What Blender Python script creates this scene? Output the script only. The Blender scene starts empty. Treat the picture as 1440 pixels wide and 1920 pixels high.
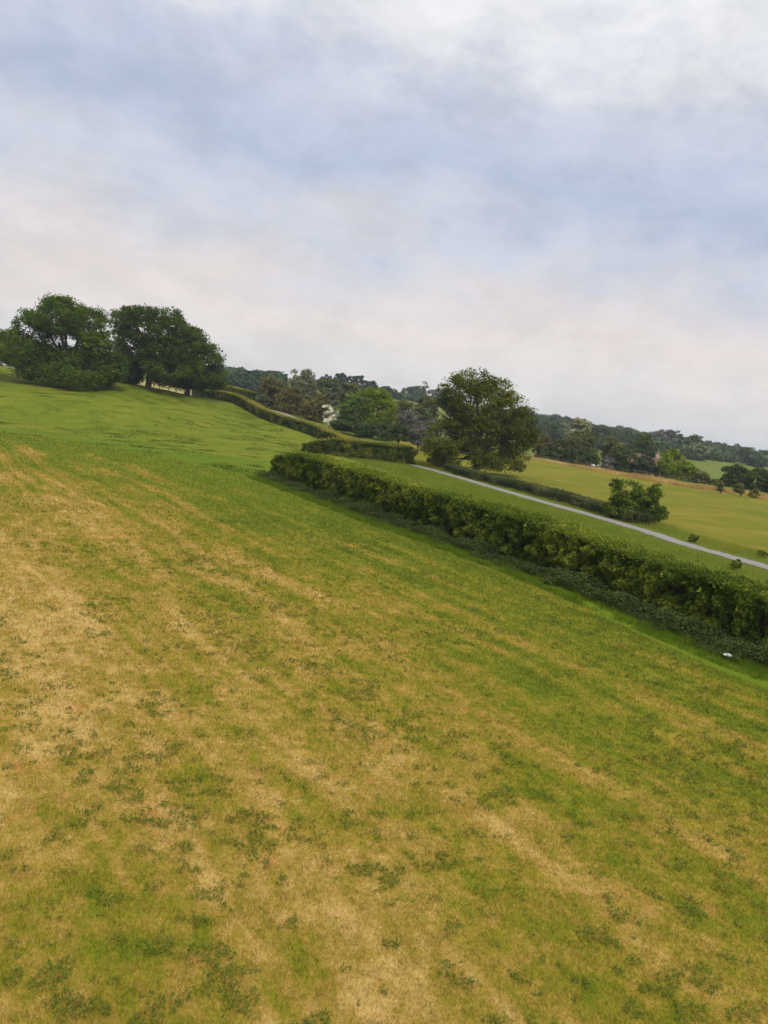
import bpy, math, random
import numpy as np
from mathutils import Matrix, Vector
C = bpy.context.scene
COL = C.collection

# ------------------------------------------------------------------ camera
F, H = 1440.0, 6.0
PITCH, ROLL = math.radians(7.3), math.radians(7.0)
CAMROT = np.array((Matrix.Rotation(math.pi / 2 - PITCH, 3, 'X') @ Matrix.Rotation(ROLL, 3, 'Z')))
cd = bpy.data.cameras.new('camera')
cam = bpy.data.objects.new('camera', cd); COL.objects.link(cam)
cam.matrix_world = Matrix.Translation((0, 0, H)) @ Matrix.Rotation(math.pi / 2 - PITCH, 4, 'X') @ Matrix.Rotation(ROLL, 4, 'Z')
cd.sensor_fit = 'VERTICAL'; cd.sensor_height = 24.0; cd.lens = 24.0 * F / 1920.0
cd.clip_start = 0.1; cd.clip_end = 12000.0
C.camera = cam

# ------------------------------------------------------------------ nodes helper
class NT:
    def __init__(s, tree): s.t = tree; s.n = tree.nodes; s.n.clear()
    def put(s, sock, v):
        if isinstance(v, bpy.types.NodeSocket): s.t.links.new(v, sock)
        elif v is not None:
            if isinstance(v, (tuple, list)) and len(v) == 3 and sock.type == 'RGBA': v = (*v, 1)
            sock.default_value = v
    def new(s, typ, **kw):
        n = s.n.new(typ)
        for k, v in kw.items(): setattr(n, k, v)
        return n
    def m(s, op, a, b=None, c=None, clamp=False):
        n = s.new('ShaderNodeMath', operation=op, use_clamp=clamp)
        for i, v in enumerate((a, b, c)):
            if v is not None: s.put(n.inputs[i], v)
        return n.outputs[0]
    def add(s, a, b): return s.m('ADD', a, b)
    def mul(s, a, b): return s.m('MULTIPLY', a, b)
    def step(s, v, lo, hi, a=0.0, b=1.0):
        n = s.new('ShaderNodeMapRange', interpolation_type='SMOOTHSTEP')
        s.put(n.inputs[0], v); s.put(n.inputs[1], lo); s.put(n.inputs[2], hi); s.put(n.inputs[3], a); s.put(n.inputs[4], b)
        return n.outputs[0]
    def mix(s, f, a, b, blend='MIX'):
        n = s.new('ShaderNodeMix', data_type='RGBA', blend_type=blend)
        s.put(n.inputs['Factor'], f); s.put(n.inputs[6], a); s.put(n.inputs[7], b)
        return n.outputs[2]
    def noise(s, vec, scale, detail=4, rough=0.55, dist=0.0, col=False):
        n = s.new('ShaderNodeTexNoise')
        s.put(n.inputs['Vector'], vec); n.inputs['Scale'].default_value = scale; n.inputs['Detail'].default_value = detail
        n.inputs['Roughness'].default_value = rough; n.inputs['Distortion'].default_value = dist
        return n.outputs['Color' if col else 'Fac']
    def ramp(s, f, stops):
        n = s.new('ShaderNodeValToRGB'); e = n.color_ramp.elements
        while len(e) < len(stops): e.new(0.5)
        for i, (p, c) in enumerate(stops): e[i].position = p; e[i].color = (*c, 1)
        s.put(n.inputs[0], f); return n.outputs[0]
    def xyz(s, v):
        n = s.new('ShaderNodeSeparateXYZ'); s.put(n.inputs[0], v); return n.outputs
    def vec(s, x, y, z):
        n = s.new('ShaderNodeCombineXYZ')
        for i, v in enumerate((x, y, z)): s.put(n.inputs[i], v)
        return n.outputs[0]
    def attr(s, name): return s.new('ShaderNodeAttribute', attribute_name=name).outputs['Fac']
    def pos(s): return s.new('ShaderNodeNewGeometry').outputs['Position']

def srgb(r, g, b):
    f = lambda c: (c / 255 / 12.92) if c < 10 else ((c / 255 + 0.055) / 1.055) ** 2.4
    return (f(r), f(g), f(b))

# ------------------------------------------------------------------ world, sun, exposure
SUN_EL, SUN_AZ = math.radians(52), math.radians(158)          # azimuth clockwise from +Y
W = bpy.data.worlds.new('World'); C.world = W; W.use_nodes = True
w = NT(W.node_tree)
sky = w.new('ShaderNodeTexSky', sky_type='NISHITA', sun_disc=False, sun_elevation=SUN_EL, sun_rotation=SUN_AZ)
dirv = w.new('ShaderNodeTexCoord').outputs['Generated']
dx, dy, dz = w.xyz(dirv)
zc = w.m('MAXIMUM', dz, 0.0)
den = w.add(zc, 0.16)
uv = w.vec(w.m('DIVIDE', dx, den), w.m('DIVIDE', dy, den), 0.0)     # clouds on a flat deck
SKYO = 8.2
big = w.noise(w.vec(w.m('ADD', w.m('DIVIDE', dx, den), SKYO), w.m('DIVIDE', dy, den), SKYO), 0.9, 4, 0.55, 0.3)
mid = w.noise(w.vec(w.add(w.mul(dx, 2.2), SKYO), w.mul(dy, 2.2), w.mul(dz, 4.6)), 1.9, 8, 0.56, 0.25)
fine = w.noise(w.vec(w.mul(dx, 3.0), w.mul(dy, 3.0), w.add(w.mul(dz, 5.6), SKYO)), 3.8, 8, 0.66, 0.15)
amp = w.step(dz, 0.02, 0.28, 0.60, 1.05)
e = w.add(dz, w.mul(amp, w.add(w.mul(w.add(big, -0.5), 0.20), w.add(w.mul(w.add(mid, -0.5), 0.20), w.mul(w.add(fine, -0.5), 0.11)))))
e = w.add(e, w.mul(dx, 0.02))
S10 = lambda r, g, b, k=1.0: tuple(10 * k * c for c in srgb(r, g, b))
def ramp10(f, stops):
    o = w.ramp(f, [(p, srgb(*c)) for p, c in stops]); n = w.new('ShaderNodeVectorMath', operation='SCALE')
    w.put(n.inputs[0], o); return n
deck = ramp10(e, [(0.0, (221, 221, 222)), (0.065, (230, 226, 224)), (0.115, (235, 226, 222)), (0.155, (226, 221, 223)), (0.215, (208, 213, 226)),
                  (0.275, (186, 198, 221)), (0.325, (196, 205, 225)), (0.38, (207, 213, 228)), (0.422, (229, 231, 237)), (0.465, (241, 242, 246)), (0.58, (246, 247, 250)), (1.0, (240, 242, 247))])
mott = w.noise(w.vec(w.mul(dx, 3.2), w.mul(dy, 3.2), w.add(w.mul(dz, 5.8), 4.0)), 3.0, 8, 0.63, 0.15)      # thinner and thicker cloud
lift = w.step(dz, 0.50, 0.95, 10.0, 14.0)                           # a thick overcast is brightest overhead
w.put(deck.inputs['Scale'], w.mul(lift, w.step(mott, 0.32, 0.64, 0.83, 0.93)))
cover = w.step(fine, 0.25, 0.6, 0.90, 1.0)
skycol = w.mix(cover, sky.outputs[0], deck.outputs[0])
bg = w.new('ShaderNodeBackground'); w.put(bg.inputs[0], skycol); bg.inputs[1].default_value = 0.1
w.put(w.new('ShaderNodeOutputWorld').inputs[0], bg.outputs[0])
sl = bpy.data.lights.new('sun', 'SUN'); sl.energy = 2.1; sl.angle = math.radians(10); sl.color = (1.0, 0.94, 0.85)
so = bpy.data.objects.new('sun', sl); COL.objects.link(so)
sd = Vector((math.sin(SUN_AZ) * math.cos(SUN_EL), math.cos(SUN_AZ) * math.cos(SUN_EL), math.sin(SUN_EL)))
so.rotation_euler = sd.to_track_quat('Z', 'Y').to_euler(); so.location = (30, -60, 80)
vs = C.view_settings; vs.view_transform = 'Standard'; vs.look = 'None'; vs.exposure = 0.16; vs.gamma = 1.0
C.cycles.max_bounces = 6; C.cycles.diffuse_bounces = 3; C.cycles.transmission_bounces = 3; C.cycles.transparent_max_bounces = 4
C.cycles.volume_bounces = 0

# ------------------------------------------------------------------ geometry of the place
def ray(px, py): return CAMROT @ np.array([(px - 720) / F, -(py - 960) / F, -1.0])
def at(px, py, D):
    r = ray(px, py); return np.array([0, 0, H]) + r * (D / r[1])
def g0(px, py):
    r = ray(px, py); return (np.array([0, 0, H]) + r * (-H / r[2]))[:2]
ctrl = [at(*a) for a in [
    (0, 700, 135), (110, 728, 130), (205, 724, 136), (278, 727, 142), (340, 739, 152), (365, 746, 165), (0, 760, 100), (0, 727, 118),
    (110, 782, 100), (190, 765, 108), (300, 760, 128), (350, 790, 116), (450, 820, 106), (500, 802, 130), (430, 775, 142), (450, 757, 163), (478, 760, 158), (420, 744, 186), (450, 744, 188),
    (540, 777, 168), (640, 806, 152), (740, 822, 145), (0, 690, 230), (60, 697, 220), (0, 680, 330), (-300, 640, 200), (240, 712, 230),
    (690, 735, 430), (625, 728, 430), (540, 716, 600), (430, 728, 800), (430, 715, 1250), (780, 752, 500), (860, 775, 450),
    (1020, 820, 400), (1230, 830, 480), (1440, 870, 480), (1340, 868, 330), (1340, 897, 210), (1200, 890, 215), (1280, 868, 320), (1420, 885, 320)]]
flat = [(-36.5, 71.6), (-21.4, 66.7), (-10, 58), (-0.5, 42), (6, 32), (13, 25), (3.2, 94), (13.2, 69), (18.6, 56), (22, 43), (40, 20), (10, 98), (20, 60), (-9.5, 96), (-5, 82), (-11, 124),
        (21, 120), (50, 118), (55, 110), (32, 163), (48, 153), (55, 140), (61, 130), (0, 0), (0, 15), (-5, 30), (-20, 40), (-40, 45), (10, 5), (-10, 5), (0, -40), (60, -40), (-60, -40), (-60, 10),
        (90, 60), (80, 100), (-80, 60), (200, 60), (300, -200), (-300, -200), (110, 140), (-5, 65), (0, 75), (8, 50), (30, 85), (35, 60), (-90, 90)]
far = [(1500, 1500, 5), (-1500, 1500, 14), (0, 3000, 20), (2500, 300, 0), (-2500, 300, 10), (700, 700, 5), (-600, 500, 9), (1000, 3000, 5), (2500, 2500, 5), (-2500, 2800, 20), (400, 300, 0)]
cp = np.array([list(p) for p in ctrl] + [(x, y, 0.0) for x, y in flat] + list(far), float)
def _k(r2): return np.sqrt(r2 + 20.0 ** 2)
_A = _k(((cp[:, None, :2] - cp[None, :, :2]) ** 2).sum(-1)); _n = len(cp)
_B = np.zeros((_n + 1, _n + 1)); _B[:_n, :_n] = _A - 0.15 * np.eye(_n); _B[_n, :_n] = _B[:_n, _n] = 1
_w = np.linalg.solve(_B, np.append(cp[:, 2], 0))
def hz(x, y):
    x = np.atleast_1d(np.asarray(x, float)); y = np.atleast_1d(np.asarray(y, float)); out = np.empty(x.size)
    xf, yf = x.ravel(), y.ravel()
    for i in range(0, xf.size, 20000):
        s = slice(i, i + 20000)
        out[s] = _k((xf[s, None] - cp[:, 0]) ** 2 + (yf[s, None] - cp[:, 1]) ** 2) @ _w[:_n] + _w[_n]
    return out.reshape(x.shape)
def h1(x, y): return float(hz([x], [y])[0])

def vnoise(p, seed=0):
    p = np.asarray(p, float); i = np.floor(p).astype(np.int64); f = p - i; f = f * f * (3 - 2 * f); out = np.zeros(len(p))
    for a in (0, 1):
        for b in (0, 1):
            for c in (0, 1):
                q = (i[:, 0] + a) * 374761393 + (i[:, 1] + b) * 668265263 + (i[:, 2] + c) * 2147483647 + seed * 1274126177
                q = (q ^ (q >> 13)) * 1274126177; q = q ^ (q >> 16)
                v = (q & 0xffff) / 65535.0
                out += v * np.where(a, f[:, 0], 1 - f[:, 0]) * np.where(b, f[:, 1], 1 - f[:, 1]) * np.where(c, f[:, 2], 1 - f[:, 2])
    return out
def fbm(p, seed=0, o=3):
    s = 0; a = 1; t = 0; p = np.asarray(p, float)
    for k in range(o): s = s + a * vnoise(p * 2 ** k, seed + k); t += a; a *= 0.5
    return s / t
def P3(x, y, k): return np.stack([x * k, y * k, np.zeros_like(x)], 1)

def sdist(x, y, line):
    """signed distance to a polyline, positive on its right hand side"""
    L = np.array(line, float); best = np.full(x.shape, 1e18); sg = np.ones(x.shape)
    for k in range(len(L) - 1):
        a, b = L[k], L[k + 1]; d = b - a; l2 = d @ d
        t = np.clip(((x - a[0]) * d[0] + (y - a[1]) * d[1]) / l2, 0, 1)
        ex, ey = x - a[0] - t * d[0], y - a[1] - t * d[1]; q = ex * ex + ey * ey
        s = np.sign(ex * d[1] - ey * d[0]); u = q < best - 1e-9
        best = np.where(u, q, best); sg = np.where(u, s, sg)
    return np.sqrt(best) * np.where(sg == 0, 1, sg)
def smooth(pts, n=8):
    P = [np.array(p, float) for p in pts]; P = [2 * P[0] - P[1]] + P + [2 * P[-1] - P[-2]]; out = []
    for i in range(1, len(P) - 2):
        for k in range(n):
            t = k / n; a, b, c, d = P[i - 1:i + 3]
            out.append(0.5 * (2 * b + (c - a) * t + (2 * a - 5 * b + 4 * c - d) * t * t + (3 * b - a - 3 * c + d) * t ** 3))
    out.append(P[-2]); return np.array(out)

NETTLE = smooth([g0(478, 893), g0(600, 938), g0(700, 976), g0(850, 1028), g0(1000, 1083), g0(1200, 1166), g0(1440, 1262), (15.2, 16.5), (19.5, 9.5)])
EDGE = np.array([(-400, 130), (-80, 84.5), (-36.5, 71.6), (-28, 69.5), (-21.4, 66.7), (-15.5, 63), *[tuple(p) for p in smooth([g0(478, 899), g0(600, 945), g0(700, 984), g0(850, 1038), g0(1000, 1095), g0(1200, 1187), g0(1440, 1292), (14, 15.8), (18.2, 9)], 4)], (26, -4), (60, -60)])
def shift(line, d):
    L = np.array(line); t = np.gradient(L, axis=0); t /= np.linalg.norm(t, axis=1)[:, None]
    return L + d * np.stack([-t[:, 1], t[:, 0]], 1)
RA = at(450, 752, 172)[:2]; RB = at(380, 738, 205)[:2]
ROAD = smooth([(-75, 238), RB, RA, (-22.5, 155), (-6.5, 122), g0(782, 874), g0(980, 931), g0(1120, 970), g0(1210, 997), g0(1300, 1026), g0(1440, 1065), (27.5, 26), (33.5, 8), (45, -30)], 14)
DRY = [g0(930, 848), g0(1040, 872), g0(1150, 892), g0(1300, 915), g0(1440, 936), (75, 85), (110, 30), (160, -60)]

# ------------------------------------------------------------------ mesh helpers
def mesh_obj(name, V, Fq, mat, parent=None, attrs=None, smooth_=False):
    V = np.asarray(V, np.float32); Fq = np.asarray(Fq, np.int32); k = Fq.shape[1]
    me = bpy.data.meshes.new(name); me.vertices.add(len(V)); me.vertices.foreach_set('co', V.ravel())
    me.loops.add(Fq.size); me.loops.foreach_set('vertex_index', Fq.ravel())
    me.polygons.add(len(Fq)); me.polygons.foreach_set('loop_start', np.arange(0, Fq.size, k, dtype=np.int32))
    if smooth_: me.polygons.foreach_set('use_smooth', np.ones(len(Fq), bool))
    for an, (dom, arr) in (attrs or {}).items():
        a = me.attributes.new(an, 'FLOAT', dom); a.data.foreach_set('value', np.asarray(arr, np.float32).ravel())
    me.update(calc_edges=True); me.materials.append(mat)
    o = bpy.data.objects.new(name, me); COL.objects.link(o)
    if parent: o.parent = parent
    return o
def tag(o, label=None, cat=None, group=None, kind=None):
    for k, v in (('label', label), ('category', cat), ('group', group), ('kind', kind)):
        if v: o[k] = v
    return o
def empty(name, loc, label, cat, group=None):
    o = bpy.data.objects.new(name, None); COL.objects.link(o); o.location = loc; o.empty_display_size = 0.3
    return tag(o, label, cat, group)

def leaves(c, n, L, Wd, rng):
    """rhombic leaves: centre c, normal n, length L, width Wd (arrays) -> verts, quads"""
    N = len(c); n = n / (np.linalg.norm(n, axis=1)[:, None] + 1e-9)
    r = rng.normal(size=(N, 3)); u = r - n * (r * n).sum(1)[:, None]; u /= np.linalg.norm(u, axis=1)[:, None] + 1e-9
    v = np.cross(n, u); L = np.broadcast_to(L, N)[:, None] / 2; Wd = np.broadcast_to(Wd, N)[:, None] / 2
    V = np.stack([c - u * L, c + v * Wd + u * L * 0.15, c + u * L, c - v * Wd + u * L * 0.15], 1).reshape(-1, 3)
    return V, np.arange(4 * N).reshape(-1, 4)
def blades(x, y, z, h, wd, lean, rng):
    """grass blades: a thin triangle each"""
    N = len(x); a = rng.uniform(0, 2 * np.pi, N); b = rng.uniform(0, 2 * np.pi, N); l = lean * rng.uniform(0.2, 1.2, N) * h
    p = np.stack([x, y, z], 1); s = np.stack([np.cos(a), np.sin(a), np.zeros(N)], 1) * (np.broadcast_to(wd, N) / 2)[:, None]
    tip = p + np.stack([np.cos(b) * l, np.sin(b) * l, np.broadcast_to(h, N) * 1.0], 1); p = p - np.array([0, 0, 0.005])
    return np.stack([p - s, p + s, tip], 1).reshape(-1, 3), np.arange(3 * N).reshape(-1, 3)
class Tubes:
    def __init__(s): s.V = []; s.Q = []; s.n = 0
    def tube(s, pts, rad, k=6):
        P = np.array(pts, float); m = len(P); t = np.gradient(P, axis=0); t /= np.linalg.norm(t, axis=1)[:, None] + 1e-9
        ref = np.where(np.abs(t[:, 2:3]) > 0.9, [[1., 0, 0]], [[0, 0, 1.]]); u = np.cross(t, ref); u /= np.linalg.norm(u, axis=1)[:, None] + 1e-9; v = np.cross(t, u)
        a = np.arange(k) * 2 * np.pi / k; R = np.broadcast_to(rad, m)[:, None, None]
        ring = P[:, None] + R * (np.cos(a)[None, :, None] * u[:, None] + np.sin(a)[None, :, None] * v[:, None])
        s.V.append(ring.reshape(-1, 3)); i = np.arange(m - 1)[:, None] * k; j = np.arange(k)[None]; jn = (j + 1) % k
        s.Q.append((np.stack([i + j, i + jn, i + k + jn, i + k + j], -1).reshape(-1, 4)) + s.n); s.n += m * k
    def box(s, c, sx, sy, sz, rot=0.0):
        cr, sr = math.cos(rot), math.sin(rot); b = np.array([(-1, -1, 0), (1, -1, 0), (1, 1, 0), (-1, 1, 0), (-1, -1, 1), (1, -1, 1), (1, 1, 1), (-1, 1, 1)], float) * (sx / 2, sy / 2, sz)
        b = np.stack([b[:, 0] * cr - b[:, 1] * sr, b[:, 0] * sr + b[:, 1] * cr, b[:, 2]], 1) + np.array(c)
        s.V.append(b); s.Q.append(np.array([(0, 3, 2, 1), (4, 5, 6, 7), (0, 1, 5, 4), (1, 2, 6, 5), (2, 3, 7, 6), (3, 0, 4, 7)]) + s.n); s.n += 8
    def quad(s, pts): s.V.append(np.array(pts, float)); s.Q.append(np.array([[0, 1, 2, 3]]) + s.n); s.n += 4
    def build(s, name, mat, parent=None, sm=True): return mesh_obj(name, np.concatenate(s.V), np.concatenate(s.Q), mat, parent, smooth_=sm)

# ------------------------------------------------------------------ materials
MATS = {}
LEAFK = 1.45
def mat(name):
    m = bpy.data.materials.new(name); m.use_nodes = True; return m, NT(m.node_tree)
def leaf_mat(name, a, b, c=None, trans=0.30, rough=0.7):
    """foliage: colours run a -> b (-> c) with each leaf's own tone"""
    if name in MATS: return MATS[name]
    m, t = mat(name); tone = t.attr('tone')
    k_ = LEAFK; a, b, c = (tuple(v * k_ for v in q_) for q_ in (a, b, c or b))
    col = t.ramp(tone, [(0.12, a), (0.60, b), (0.95, c)])
    d = t.new('ShaderNodeBsdfPrincipled'); t.put(d.inputs['Base Color'], col); d.inputs['Roughness'].default_value = rough; d.inputs['Specular IOR Level'].default_value = 0.06
    tr = t.new('ShaderNodeBsdfTranslucent'); t.put(tr.inputs[0], t.mix(1.0, col, (1.0, 1.0, 0.55), 'MULTIPLY'))
    mx = t.new('ShaderNodeMixShader'); mx.inputs[0].default_value = trans
    t.put(mx.inputs[1], d.outputs[0]); t.put(mx.inputs[2], tr.outputs[0])
    t.put(t.new('ShaderNodeOutputMaterial').inputs[0], mx.outputs[0]); MATS[name] = m; return m
def plain(name, a, b, scale=3.0, rough=0.85, bump=0.3, stretch=(1, 1, 1)):
    if name in MATS: return MATS[name]
    m, t = mat(name); tc = t.new('ShaderNodeTexCoord').outputs['Object']
    mp = t.new('ShaderNodeMapping'); t.put(mp.inputs[0], tc); mp.inputs['Scale'].default_value = stretch
    n = t.noise(mp.outputs[0], scale, 6, 0.6); d = t.new('ShaderNodeBsdfPrincipled')
    t.put(d.inputs['Base Color'], t.mix(t.step(n, 0.3, 0.7), a, b)); d.inputs['Roughness'].default_value = rough; d.inputs['Specular IOR Level'].default_value = 0.2
    if bump:
        bp = t.new('ShaderNodeBump'); bp.inputs['Strength'].default_value = bump; bp.inputs['Distance'].default_value = 0.03; t.put(bp.inputs['Height'], n); t.put(d.inputs['Normal'], bp.outputs[0])
    t.put(t.new('ShaderNodeOutputMaterial').inputs[0], d.outputs[0]); MATS[name] = m; return m
BARK = plain('bark', (0.05, 0.04, 0.028), (0.12, 0.10, 0.07), 2.0, 0.9, 0.6, (3, 3, 0.6))
TWIG = plain('hedge_twigs', (0.020, 0.018, 0.010), (0.045, 0.035, 0.02), 4.0)

MOW = np.array([0.56, -0.83])
def mown_colour(t, p, d):
    """colour of the mown field: straw and green patches drawn out along the mowing direction"""
    x, y, z = t.xyz(p)
    wx = t.add(x, t.mul(t.add(t.noise(p, 0.05, 2), -0.5), 5.0)); wy = y
    u = t.add(t.mul(wx, float(MOW[0])), t.mul(wy, float(MOW[1]))); v = t.add(t.mul(wx, float(-MOW[1])), t.mul(wy, float(MOW[0])))
    streak = t.noise(t.vec(t.mul(u, 0.07), t.mul(v, 0.85), 0.0), 1.0, 4, 0.6)
    streak2 = t.noise(t.vec(t.mul(u, 0.45), t.mul(v, 2.4), 7.0), 1.0, 5, 0.65)
    patch = t.noise(p, 1.1, 8, 0.72, 0.15)
    low = t.noise(p, 0.20, 3, 0.5)
    clump = t.noise(p, 4.5, 5, 0.7)
    finen = t.noise(p, 18.0, 5, 0.75)
    s = t.add(t.add(t.mul(t.add(streak, -0.5), t.step(y, 8.0, 30.0, 1.0, 1.6)), t.mul(t.add(streak2, -0.5), 0.75)), t.add(t.mul(t.add(patch, -0.5), 1.20), t.mul(t.add(low, -0.5), 0.7)))
    s = t.add(s, t.add(t.mul(t.add(finen, -0.5), 0.45), t.mul(t.add(clump, -0.5), 0.95)))
    s = t.add(s, t.step(d, 0.0, 15.0, -0.24, 0.06))
    s = t.add(s, t.step(y, 12.0, 62.0, 0.09, -0.19))
    s = t.add(s, t.step(t.add(x, t.mul(y, 0.35)), -2.0, 12.0, 0.06, -0.08))
    vd = t.new('ShaderNodeVectorMath', operation='DISTANCE'); t.put(vd.inputs[0], p); vd.inputs[1].default_value = (-2.9, 7.1, 0.0)
    s = t.add(s, t.step(t.add(vd.outputs['Value'], t.mul(t.add(patch, -0.5), 2.5)), 2.4, 1.0, 0.0, -0.13))
    s = t.add(s, 0.48)
    col = t.ramp(s, [(0.0, (0.092, 0.120, 0.007)), (0.22, (0.142, 0.168, 0.010)), (0.44, (0.225, 0.195, 0.018)), (0.66, (0.335, 0.230, 0.042)), (0.98, (0.51, 0.345, 0.115))])
    red = t.mul(t.step(t.noise(p, 1.3, 6, 0.7), 0.57, 0.68), t.step(s, 0.40, 0.7))
    col = t.mix(t.mul(red, 0.7), col, (0.47, 0.235, 0.070))
    col = t.mix(t.mul(t.step(y, 26.0, 62.0), t.step(s, 0.50, 0.22)), col, (0.128, 0.172, 0.009))
    clover = t.mul(t.step(t.noise(p, 4.6, 5, 0.72, 0.3), 0.585, 0.65), t.step(t.noise(p, 0.55, 3), 0.38, 0.58))
    col = t.mix(t.mul(clover, 0.8), col, (0.055, 0.092, 0.022))
    return col, finen

# ground ---------------------------------------------------------------------------
GM, t = mat('ground_meadow')
p = t.pos(); x, y, z = t.xyz(p)
dm = t.add(t.attr('d_mown'), t.mul(t.add(t.noise(p, 1.0, 6, 0.7), -0.5), 1.7)); dr = t.attr('d_road'); dd = t.attr('d_dry')
mown, fn = mown_colour(t, p, t.attr('d_mown'))
n1 = t.noise(p, 0.10, 3); n2 = t.noise(p, 0.55, 6, 0.65, 0.3); n3 = t.noise(p, 3.0, 5, 0.7)
ps = t.add(t.add(t.mul(n1, 0.5), t.mul(n2, 0.7)), t.add(t.mul(n3, 0.35), -0.27))
past = t.ramp(ps, [(0.22, (0.060, 0.092, 0.008)), (0.42, (0.102, 0.140, 0.008)), (0.59, (0.152, 0.170, 0.013)), (0.78, (0.215, 0.175, 0.035))])
tus = t.mul(t.step(t.noise(p, 0.42, 6, 0.72, 0.8), 0.56, 0.66), 0.6)
past = t.mix(t.mul(tus, 0.45), past, (0.065, 0.082, 0.012))
pale = t.mul(t.step(y, 168, 180), t.step(x, -38, -48)); past = t.mix(pale, past, t.mix(n2, (0.20, 0.20, 0.06), (0.36, 0.29, 0.12)))
past = t.mix(t.mul(t.mul(t.step(t.attr('d_mown'), -13.0, -4.0), t.step(x, -44.0, -26.0)), t.step(n2, 0.25, 0.6, 0.35, 0.85)), past, (0.088, 0.142, 0.007))
# field beyond the lane
ff = t.ramp(t.add(t.mul(n1, 0.7), t.add(t.mul(t.noise(t.vec(t.mul(x, 0.08), t.mul(y, 0.5), 0.0), 1.0, 4), 0.5), t.add(t.mul(t.add(n2, -0.5), 0.5), t.mul(n3, 0.20)))), [(0.45, (0.095, 0.125, 0.008)), (0.70, (0.155, 0.150, 0.013)), (0.95, (0.235, 0.185, 0.034))])
vg = t.mix(n2, (0.065, 0.110, 0.014), (0.15, 0.165, 0.03))
dn = t.mul(t.add(n2, -0.5), 3.0)
col = t.mix(t.m('MAXIMUM', t.step(t.add(dr, t.mul(dn, 0.5)), -1.5, -0.5), t.mul(t.step(t.add(dr, t.mul(dn, 0.5)), -9.0, -8.0), t.mul(t.step(y, 96, 94), t.step(x, -11.0, -8.0)))), past, vg)
col = t.mix(t.mul(t.step(t.add(dr, dn), 4.6, 6.2), t.mul(t.step(x, -2.0, 2.0), t.step(y, 172, 160))), col, ff)
drycol = t.mix(n2, (0.26, 0.165, 0.055), (0.38, 0.27, 0.105))
ddn = t.add(dd, t.mul(dn, 0.7))
drymask = t.mul(t.step(ddn, -0.3, 0.6), t.step(dr, 3.0, 6.0))
col = t.mix(drymask, col, drycol)
deep = t.mul(t.step(ddn, 7.0, 10.0), t.step(dr, 6.0, 20.0))
wood = t.mix(n2, (0.075, 0.10, 0.018), (0.17, 0.20, 0.03))
col = t.mix(deep, col, wood)
strip = t.mul(t.step(t.add(dm, t.mul(t.add(n3, -0.5), 2.0)), -1.6, -0.9), t.step(t.attr('d_mown'), 0.6, -0.1))
col = t.mix(t.mul(strip, t.step(x, -16.0, -9.0)), col, t.mix(n3, (0.085, 0.135, 0.008), (0.130, 0.175, 0.012)))
col = t.mix(t.step(dm, -0.10, 0.18), col, mown)
d = t.new('ShaderNodeBsdfPrincipled'); t.put(d.inputs['Base Color'], col); d.inputs['Roughness'].default_value = 0.95; d.inputs['Specular IOR Level'].default_value = 0.05
bp = t.new('ShaderNodeBump'); bp.inputs['Strength'].default_value = 0.7; bp.inputs['Distance'].default_value = 0.06
t.put(bp.inputs['Height'], t.add(t.mul(n3, 1.4), t.mul(fn, 0.5))); t.put(d.inputs['Normal'], bp.outputs[0])
t.put(t.new('ShaderNodeOutputMaterial').inputs[0], d.outputs[0])

# grass of the mown field: same colours at the root, each blade with its own tone
def grass_mat(name, colf):
    m, t = mat(name); p = t.pos(); c = colf(t, p); tone = t.attr('tone')
    c = t.mix(t.step(tone, 0.80, 0.9), c, t.mix(0.55, c, (0.58, 0.44, 0.19)))
    c = t.mix(t.step(tone, 0.22, 0.12), c, t.mix(0.6, c, (0.09, 0.13, 0.02)))
    d = t.new('ShaderNodeBsdfDiffuse'); t.put(d.inputs[0], c)
    tr = t.new('ShaderNodeBsdfTranslucent'); t.put(tr.inputs[0], c); mx = t.new('ShaderNodeMixShader'); mx.inputs[0].default_value = 0.4
    t.put(mx.inputs[1], d.outputs[0]); t.put(mx.inputs[2], tr.outputs[0]); t.put(t.new('ShaderNodeOutputMaterial').inputs[0], mx.outputs[0]); return m

# ------------------------------------------------------------------ terrain sheet
def axis(lo, hi, inner_lo, inner_hi, step, growth=1.11):
    a = list(np.arange(inner_lo, inner_hi + step, step)); s = step; 
    while a[-1] < hi: s *= growth; a.append(a[-1] + s)
    s = step; b = [inner_lo]
    while b[-1] > lo: s *= growth; b.append(b[-1] - s)
    return np.array(b[:0:-1] + a)
gx = axis(-3200, 3200, -75, 85, 1.0); gy = axis(-80, 4200, 2, 185, 1.0)
X, Y = np.meshgrid(gx, gy); xf, yf = X.ravel(), Y.ravel()
zf = hz(xf, yf); dmv = sdist(xf, yf, EDGE); drv = -sdist(xf, yf, ROAD)
def bumps(xf, yf, dmv):
    k = np.clip((-dmv - 1) / 6, 0, 1) * np.clip((300 - yf) / 100, 0, 1)
    return k * ((fbm(P3(xf, yf, 0.11), 3) - 0.5) * 0.6 + (fbm(P3(xf, yf, 0.45), 9, 2) - 0.5) * 0.12)
rk = np.clip((np.abs(drv) - 2.5) / 4, 0, 1)
zf = zf + bumps(xf, yf, dmv) * rk
nx, ny = len(gx), len(gy); idx = np.arange(nx * ny).reshape(ny, nx)
Q = np.stack([idx[:-1, :-1], idx[:-1, 1:], idx[1:, 1:], idx[1:, :-1]], -1).reshape(-1, 4)
ground = mesh_obj('ground', np.stack([xf, yf, zf], 1), Q, GM, attrs={'d_mown': ('POINT', dmv), 'd_road': ('POINT', drv), 'd_dry': ('POINT', -sdist(xf, yf, DRY))}, smooth_=True)
tag(ground, kind='structure')
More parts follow.
